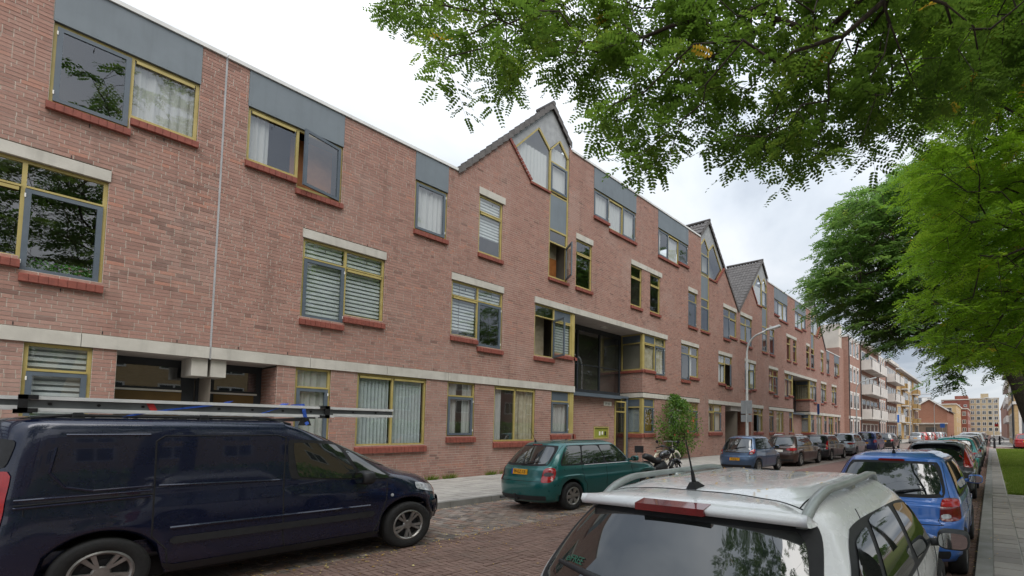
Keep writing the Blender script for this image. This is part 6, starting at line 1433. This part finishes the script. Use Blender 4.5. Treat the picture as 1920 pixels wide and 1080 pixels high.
def grow(root, tag_name, roots, tips, base_r, tw_dirs, sagb=.06, rmin=.004, n_side=6, exp=.46):
    """branches: each tip is tied to the nearest node closer to the trunk; radii follow the load"""
    nodes = [np.array(p, float) for p in roots]; par = [-1]+list(range(len(roots)-1)); dist = [0.]
    for i in range(1, len(roots)): dist.append(dist[-1]+np.linalg.norm(nodes[i]-nodes[i-1]))
    order = np.argsort(np.linalg.norm(tips-nodes[-1], axis=1)); leafnode = {}
    for i in order:
        P = np.array(nodes); d = np.linalg.norm(P-tips[i], axis=1)+.25*np.array(dist); d[0] += 5; j = int(np.argmin(d)); nodes_j = nodes[j]
        seg = np.linalg.norm(tips[i]-nodes_j); k = max(1, int(seg/.5)); prev = j
        for q in range(1, k+1):
            t = q/k; p = nodes_j*(1-t)+tips[i]*t; 
            if q < k: p = p+rng.normal(0, .05*seg/k+.012, 3); p[2] += .10*seg*math.sin(math.pi*t)*.5
            nodes.append(p); par.append(prev); dist.append(dist[prev]+seg/k); prev = len(nodes)-1
        leafnode[i] = prev
    load = np.zeros(len(nodes)); 
    for i in leafnode.values(): load[i] += 1
    for i in range(len(nodes)-1, 0, -1): load[par[i]] += load[i]
    rad = rmin*np.maximum(load, 1)**exp; rt = len(roots)
    rad[:rt] = np.maximum(rad[:rt], np.linspace(base_r, base_r*.45, rt)); rad = np.minimum(rad, base_r)
    tr, br = MB(), MB()
    tr.tube([tuple(nodes[i]) for i in range(rt)], [rad[i]*(1.35 if i == 0 else 1) for i in range(rt)], 12)
    ch = {}
    for i in range(rt, len(nodes)): ch.setdefault(par[i], []).append(i)
    done = set()
    for i in range(rt, len(nodes)):
        if i in done: continue
        # follow the heaviest child so that a limb is one smooth tube
        path = [par[i], i]; done.add(i); cur = i
        while cur in ch:
            nx = [c for c in ch[cur] if c not in done]
            if not nx: break
            nx = max(nx, key=lambda c: load[c]); path.append(nx); done.add(nx); cur = nx
        rr = [min(rad[path[1]], rad[path[0]])]+[rad[p] for p in path[1:]]
        br.tube([tuple(nodes[p]) for p in path], rr, 7 if rr[0] > .02 else 5, False)
    tr.build('trunk', BARK, root, True); br.build('limbs', BARK, root, True)
    return [nodes[leafnode[i]] for i in range(len(tips))]

def tree(label, roots, centers, spread_dir, mat, base_r, nl=9, Lr=.22, pairs=6, ll=.042, lw=.019, six=True, tw=.45, rmin=.004, down=.25, flat=.6, sag=.25, tonebias=0.):
    root = tag(empty('tree', tuple(roots[0])), label, 'tree', 'broad trees beside the street'); inv = -np.array(roots[0])
    R0 = [tuple(np.array(p)+inv) for p in roots]; C = centers+inv
    n = len(C); td = unit(spread_dir+rng.normal(0, .55, (n, 3))*np.array([1, 1, .45])); td[:, 2] -= down; td = unit(td)
    grow(root, 'b', R0, C, base_r, td, rmin=rmin)
    tw_m = MB(); bases = []; dirs = []; tone = []
    L = tw*(.7+.6*rng.random(n))
    for i in range(n):
        p0 = C[i]; p1 = C[i]+td[i]*L[i]; p1[2] -= .12*L[i]
        tw_m.tube([tuple(p0), tuple((p0+p1)/2+np.array([0, 0, .03])), tuple(p1)], [rmin*.9, rmin*.7, rmin*.35], 3, False)
        sd_ = unit(np.cross(td[i], (0, 0, 1.))); ct = np.clip(.5+rng.normal(0, .2)+tonebias, 0, .90)
        for k in range(nl):
            t = (k+.4)/nl; sg = 1 if k % 2 else -1
            bases.append(p0+(p1-p0)*t+np.array([0, 0, .03*math.sin(math.pi*t)])); d = td[i]*(.45+.4*(k == nl-1))+sd_*sg*(.85 if k < nl-1 else .1)+rng.normal(0, .18, 3); d[2] -= (.12+.2*rng.random())*down*3.3; dirs.append(d); tone.append(ct if rng.random() > .005 else 1.)
    tag(tw_m.build('twigs', BARK, root), kind='stuff')
    V, F, T = leaf_cloud(np.array(bases), unit(np.array(dirs)), Lr, pairs, ll, lw, six, np.array(tone), sag, flat)
    me = fast_mesh('crown', V, F); set_attr(me, 'tone', T); tag(link('crown', me, mat, root), kind='stuff'); return root

LEAF0 = leaf_mat('leaf_near', [(0., (.035, .075, .010)), (.45, (.060, .12, .015)), (.85, (.085, .15, .02)), (.97, (.11, .16, .02)), (1., (.30, .21, .02))], .55)
LEAF1 = leaf_mat('leaf_bright', [(0., (.08, .16, .012)), (.5, (.13, .25, .018)), (.95, (.19, .30, .025)), (1., (.34, .28, .02))], .58)
LEAF2 = leaf_mat('leaf_far', [(0., (.034, .08, .016)), (.5, (.06, .13, .026)), (.9, (.095, .165, .032)), (1., (.14, .20, .03))], .5)

POLY0 = [(690, -420), (684, 0), (695, 40), (735, 46), (762, 25), (790, 80), (815, 160), (845, 198), (872, 120), (905, 128), (925, 188), (962, 176), (985, 200), (1040, 165), (1100, 185), (1125, 250), (1165, 300), (1200, 330), (1240, 372), (1275, 300), (1330, 255), (1390, 300), (1440, 312), (1500, 330), (1580, 358), (1625, 300), (1690, 270), (1760, 230), (1900, 160), (2100, 120), (2100, -420)]
def sample_poly(poly, n, d0, d1, pad=26, bx=None, dfun=None):
    xs = [p[0] for p in poly]; ys = [p[1] for p in poly]; X = []; Y = []
    while sum(map(len, X)) < n:
        x = rng.uniform(min(xs), max(xs), 4000); y = rng.uniform(min(ys), max(ys), 4000)
        k = inpoly(x, y, poly) & inpoly(x, y+pad, poly) & inpoly(x-pad*.6, y, poly) & inpoly(x+pad*.6, y, poly); X.append(x[k]); Y.append(y[k])
    x = np.concatenate(X)[:n]; y = np.concatenate(Y)[:n]; d = rng.uniform(d0, d1, n) if dfun is None else dfun(x, y, n)
    return unproj(x, y, d)
def outside(P, polys):
    x, y, w = proj(P); infr = (w > .3) & (x > -60) & (x < 1980) & (y > -60) & (y < 1140)
    return ~infr
def crown(c, r, n):
    v = unit(rng.normal(0, 1, (n, 3)))*(rng.random((n, 1))**.45); return np.array(c)+v*np.array(r)
# nearest tree: trunk just outside the picture on the right, limbs over the street
c0 = sample_poly(POLY0, 1020, 0, 0, dfun=lambda x, y, n: np.clip(5.0+1.6*rng.random(n)+np.clip((1250-x)/600, 0, 1.0)*1.8+np.clip(-y/300, 0, 1)*1.0, 4.6, 9))
cr_ = crown((1.6, 2.6, 9.6), (5.6, 6.0, 3.8), 1200); cr_ = cr_[outside(cr_, None) & (cr_[:, 2] > 5.2)][:150]
cb_ = crown((-1.2, -2.6, 8.4), (2.8, 3.0, 2.0), 400); cb_ = cb_[outside(cb_, None)][:190]
C0 = np.r_[c0, cr_, cb_]; sdir = unit(np.c_[C0[:, 0]-2.0, C0[:, 1]-2.2, np.zeros(len(C0))])
T0 = tree('nearest tree whose leafy branches hang across the top of the picture', [(2.6, 2.3, .1), (2.45, 2.35, 1.6), (2.2, 2.5, 3.2), (1.5, 2.9, 4.9), (.6, 3.5, 6.0), (-.3, 4.2, 6.7)], C0, sdir, LEAF0, .24, nl=9, Lr=.25, pairs=7, ll=.066, lw=.034, rmin=.0040, down=.13, sag=.13, flat=.66)
POLY1 = [(1720, -220), (1735, 60), (1725, 180), (1750, 290), (1705, 330), (1750, 420), (1715, 460), (1745, 530), (1715, 590), (1765, 620), (1750, 655), (1800, 700), (1860, 690), (1960, 720), (2080, 720), (2080, -220)]
c1 = sample_poly(POLY1, 1800, 8.5, 13.0, 14); cr_ = crown((3.6, 12.5, 8.2), (4.6, 5.5, 4.2), 700); cr_ = cr_[outside(cr_, None) & (cr_[:, 2] > 3.5)][:90]
C1 = np.r_[c1, cr_]; sdir = unit(np.c_[-np.ones(len(C1)), rng.normal(-.25, .3, len(C1)), np.zeros(len(C1))])
tree('bright green tree reaching in from the right edge', [(3.4, 12.2, .08), (3.3, 12.2, 2.2), (3.1, 12.0, 4.2), (2.7, 11.8, 6.5), (2.2, 11.6, 8.2)], C1, sdir, LEAF1, .22, nl=10, Lr=.30, pairs=7, ll=.070, lw=.042, six=False, tw=.62, rmin=.0045, down=.14, flat=.75, sag=.18)
POLY2 = [(1518, 535), (1560, 465), (1572, 385), (1640, 345), (1700, 305), (1760, 270), (1850, 280), (1960, 320), (1960, 690), (1905, 720), (1870, 690), (1835, 660), (1800, 735), (1775, 690), (1740, 640), (1690, 670), (1640, 635), (1600, 598), (1560, 600)]
c2 = sample_poly(POLY2, 1900, 22, 31, 9); cr_ = crown((2.5, 27, 9.5), (5.5, 5.5, 5), 700); cr_ = cr_[outside(cr_, None) & (cr_[:, 2] > 4)][:160]
C2 = np.r_[c2, cr_]; sdir = unit(np.c_[C2[:, 0]-1.2, C2[:, 1]-27, np.zeros(len(C2))])
tree('dark green tree on the lawn with its leaning trunk at the right edge', [(1.95, 26, .08), (1.55, 26, 2.0), (1.05, 26, 3.8), (.50, 26, 5.4), (-.4, 26.1, 7.0), (-1.2, 26.2, 8.6)], C2, sdir, LEAF2, .36, nl=10, Lr=.50, pairs=6, ll=.165, lw=.105, six=False, tw=1.05, rmin=.009, down=.15, flat=.7, sag=.2)
# trees behind and beside the camera: seen mirrored in windows and cars
for i, (x, y, rr, lb) in enumerate(((4.6, -6.5, 4.6, 'tree behind the camera, mirrored in the car and house windows'), (8.0, 4.2, 4.8, 'tree on the green right of the camera, mirrored in the house windows'), (9.5, 17, 4.4, 'tree farther over the lawn right of the frame'), (9.5, 38, 4.6, 'distant tree on the lawn right of the frame'))):
    hz_ = 12.5 if i == 1 else 10.5; Cx = crown((x, y, hz_), (rr, rr, hz_-4.5), 1000); Cx = Cx[outside(Cx, None)][:480]; sdir = unit(np.c_[Cx[:, 0]-x, Cx[:, 1]-y, np.zeros(len(Cx))])
    tree(lb, [(x+.6, y, .05), (x+.5, y, 2), (x+.3, y+.1, 4), (x, y, 6), (x-.1, y, 10)], Cx, sdir, LEAF2, .25, nl=9, Lr=.5, pairs=5, ll=.19, lw=.12, six=False, tw=1.0, rmin=.008)

# across the green: houses and a hedge that the windows and paintwork mirror
for i, (y0, y1, mt, lb) in enumerate(((-45, -12, RBR, 'red brick house row across the green behind the camera'), (-10, 28, YBR, 'yellow brick house row across the green right of the frame'), (30, 75, RBR, 'red brick house row across the green beyond the lawn'))):
    hb = tag(empty('house_row'), lb, 'building'); m = MB(); m.box(34, 44, y0, y1, 0, 9.5); m.build('wall', mt, hb); m = MB(); m.hexa([(33.5, y0, 9.5), (44.5, y0, 9.5), (44.5, y1, 9.5), (33.5, y1, 9.5), (38.5, y0, 13), (39.5, y0, 13), (39.5, y1, 13), (38.5, y1, 13)]); m.build('roof', DTILE, hb)
    fh = Fr((34, 0, 0), (0, 1, 0), (-1, 0, 0))
    for r in range(3):
        for c in range(int((y1-y0)/4)): bwin(hb, fh, y0+1+c*4, y0+3+c*4, .9+r*3.1, 2.7+r*3.1, WHITEM, FARG, .12, True)
hd_ = MB(); hd_.box(22, 24, -45, 75, 0, 2.2); n = 26000; P = np.c_[rng.uniform(21.7, 24.3, n), rng.uniform(-45, 75, n), rng.random(n)**.6*2.5]; d = unit(rng.normal(0, 1, (n, 3))); sd_ = unit(np.cross(d, rng.normal(0, 1, (n, 3)))); l = .28
me = fast_mesh('hedge', np.stack([P, P+d*l*.5+sd_*l*.4, P+d*l, P+d*l*.5-sd_*l*.4], 1).reshape(-1, 3), np.arange(n*4).reshape(-1, 4)); set_attr(me, 'tone', np.repeat(rng.random(n), 4)); tag(link('hedge', me, LEAF2), 'long leafy hedge across the green right of the frame', 'hedge')
# shrub against the facade
sh = tag(empty('climbing_shrub', (-13.85, 21.0, .12)), 'leafy green rose shrub growing against the brick facade', 'shrub')
n = 5600; zz_ = rng.random(n)**.8*3.25; wdt = np.interp(zz_, [0, .5, 1.4, 2.3, 2.9, 3.3], [.55, 1.0, 1.45, 1.15, .6, .2])
py = rng.normal(0, .62, n).clip(-1.25, 1.25)*wdt*1.12+.15*np.sin(zz_*3); px = rng.random(n)*.75*np.minimum(1, wdt)-.25; cl = np.sin(py*4+zz_*5)+np.sin(px*6-zz_*4)+rng.normal(0, .6, n); k = cl > -.7
P = np.c_[px, py, zz_+.15][k]; n = len(P); d = unit(rng.normal(0, 1, (n, 3))); sd_ = unit(np.cross(d, rng.normal(0, 1, (n, 3)))); l = (.085+.05*rng.random(n))[:, None]
V = np.stack([P, P+d*l*.5+sd_*l*.36, P+d*l, P+d*l*.5-sd_*l*.36], 1).reshape(-1, 3); me = fast_mesh('foliage', V, np.arange(n*4).reshape(-1, 4)); set_attr(me, 'tone', np.repeat(rng.random(n)*.97, 4)); tag(link('foliage', me, LEAFS := leaf_mat('leaf_shrub', [(0., (.04, .10, .016)), (.6, (.08, .17, .03)), (1., (.15, .24, .045))], .45), sh), kind='stuff')
st = MB()
for i in range(16):
    a = random.uniform(-1, 1); pts = [(random.uniform(-.1, .15), random.uniform(-.2, .2), 0), (random.uniform(-.1, .3), a*.5, 1.0), (random.uniform(-.1, .3), a*.9, 1.9+.4*random.random()), (random.uniform(-.1, .2), a*.7, 2.5+.8*random.random())]; st.tube(pts, [.02, .015, .01, .004], 5, False)
st.build('stems', BARK, sh)
PETAL = M('rose_petal', lin('d8644e'), lin('c24a3c'), 20, .6)
for i in range(3):
    m = MB(); c = (random.uniform(.35, .5), random.uniform(-.9, .9), random.uniform(.5, 2.2)); 
    for j in range(6): a = j*1.047; m.quad((c[0], c[1], c[2]), (c[0]+.03, c[1]+.05*math.cos(a), c[2]+.05*math.sin(a)), (c[0]+.045, c[1]+.07*math.cos(a+.5), c[2]+.07*math.sin(a+.5)), (c[0]+.03, c[1]+.05*math.cos(a+1), c[2]+.05*math.sin(a+1)))
    m.build('blossom', PETAL, sh)
# tufts at the wall foot
for (y, lb) in ((8.15, 'tuft of weeds at the wall foot by the van nose'), (8.75, 'second tuft of weeds at the wall foot'), (10.2, 'small weed tuft at the wall foot left of the green car'), (10.75, 'smallest weed tuft at the wall foot nearest the green car')):
    n = 160; a = rng.random(n)*6.28; r = rng.random(n)*.22; P = np.c_[rng.random(n)*.10, r*np.cos(a), np.zeros(n)]; tip = P+np.c_[rng.random(n)*.12, np.cos(a)*.08, .06+.14*rng.random(n)]; sd_ = unit(rng.normal(0, 1, (n, 3))*[1, 1, .1])*.008
    me = fast_mesh('weed_tuft', np.stack([P-sd_, P+sd_, tip], 1).reshape(-1, 3), np.arange(n*3).reshape(-1, 3)); set_attr(me, 'tone', np.repeat(rng.random(n), 3)); o = link('weed_tuft', me, GRASSM); o.location = (XF+.01, y, .12); tag(o, lb, 'weed', 'weeds at the wall foot')
# flower boxes behind the left window
for (a, b_, lb) in ((.80, 1.18, 'green and violet flowers on the sill behind the big left window'), (1.20, 1.52, 'green and pink flowers on the sill behind the big left window')):
    n = 420; P = np.c_[XF-.17-.10*rng.random(n), rng.uniform(a, b_, n), 4.52+.17*rng.random(n)**1.3]; d = unit(rng.normal(0, 1, (n, 3))); sd_ = unit(np.cross(d, rng.normal(0, 1, (n, 3)))); l = .045
    me = fast_mesh('flower_box', np.stack([P, P+d*l*.5+sd_*l*.4, P+d*l, P+d*l*.5-sd_*l*.4], 1).reshape(-1, 3), np.arange(n*4).reshape(-1, 4)); set_attr(me, 'tone', np.repeat(rng.random(n), 4)); tag(link('flower_box', me, leaf_mat('flower'+str(a), [(0., (.05, .16, .03)), (.7, (.12, .30, .06)), (.82, (.16, .30, .08)), (.86, (.30, .14, .42) if a < 1 else (.6, .25, .3)), (1., (.6, .55, .6))], .3)), lb, 'flowers')
# fallen leaves
YL = leaf_mat('fallen_leaf', [(0., lin('8a6a28')), (.4, lin('b58f35')), (.75, lin('cdb050')), (1., lin('d8cf8a'))], .2)
def litter(P, name, label, parent=None, size=.03):
    n = len(P); a = rng.random(n)*6.28; l = size*(.6+.8*rng.random(n)); d = np.c_[np.cos(a), np.sin(a), rng.normal(0, .12, n)]; s_2 = np.c_[-np.sin(a), np.cos(a), rng.normal(0, .2, n)]
    V = np.stack([P-d*l[:, None]*.5, P+s_2*l[:, None]*.28, P+d*l[:, None]*.5, P-s_2*l[:, None]*.28], 1).reshape(-1, 3); me = fast_mesh(name, V, np.arange(n*4).reshape(-1, 4)); set_attr(me, 'tone', np.repeat(rng.random(n), 4)); o = link(name, me, YL, parent); return tag(o, label, 'leaves', kind='stuff')
n = 2600; x = np.where(rng.random(n) < .55, XP+rng.normal(0, .35, n), np.where(rng.random(n) < .5, XK+.05+abs(rng.normal(0, .12, n)), rng.uniform(XK, -2.2, n))); y = 2+rng.random(n)**1.2*16
litter(np.c_[x, y, np.full(n, .012)], 'fallen_leaves', 'small yellow leaves scattered on the road and parking lane')
n = 700; x = np.where(rng.random(n) < .6, XR-abs(rng.normal(0, .08, n)), rng.uniform(-.1, .9, n)); y = 4+rng.random(n)*30; litter(np.c_[x, y, np.where(x < XR, .012, .116)], 'fallen_leaves', 'yellow leaves along the right kerb and path')
PL = []
for i in range(46):
    x, y = random.uniform(.55, 1.85), random.uniform(-.52, .52); h, n_ = cw.cast('top', x, y); PL.append((wc.location.x-h.y, wc.location.y+h.x, h.z+.006))
litter(np.array(PL), 'fallen_leaves', 'few small dry leaves lying on the white car roof', size=.022)
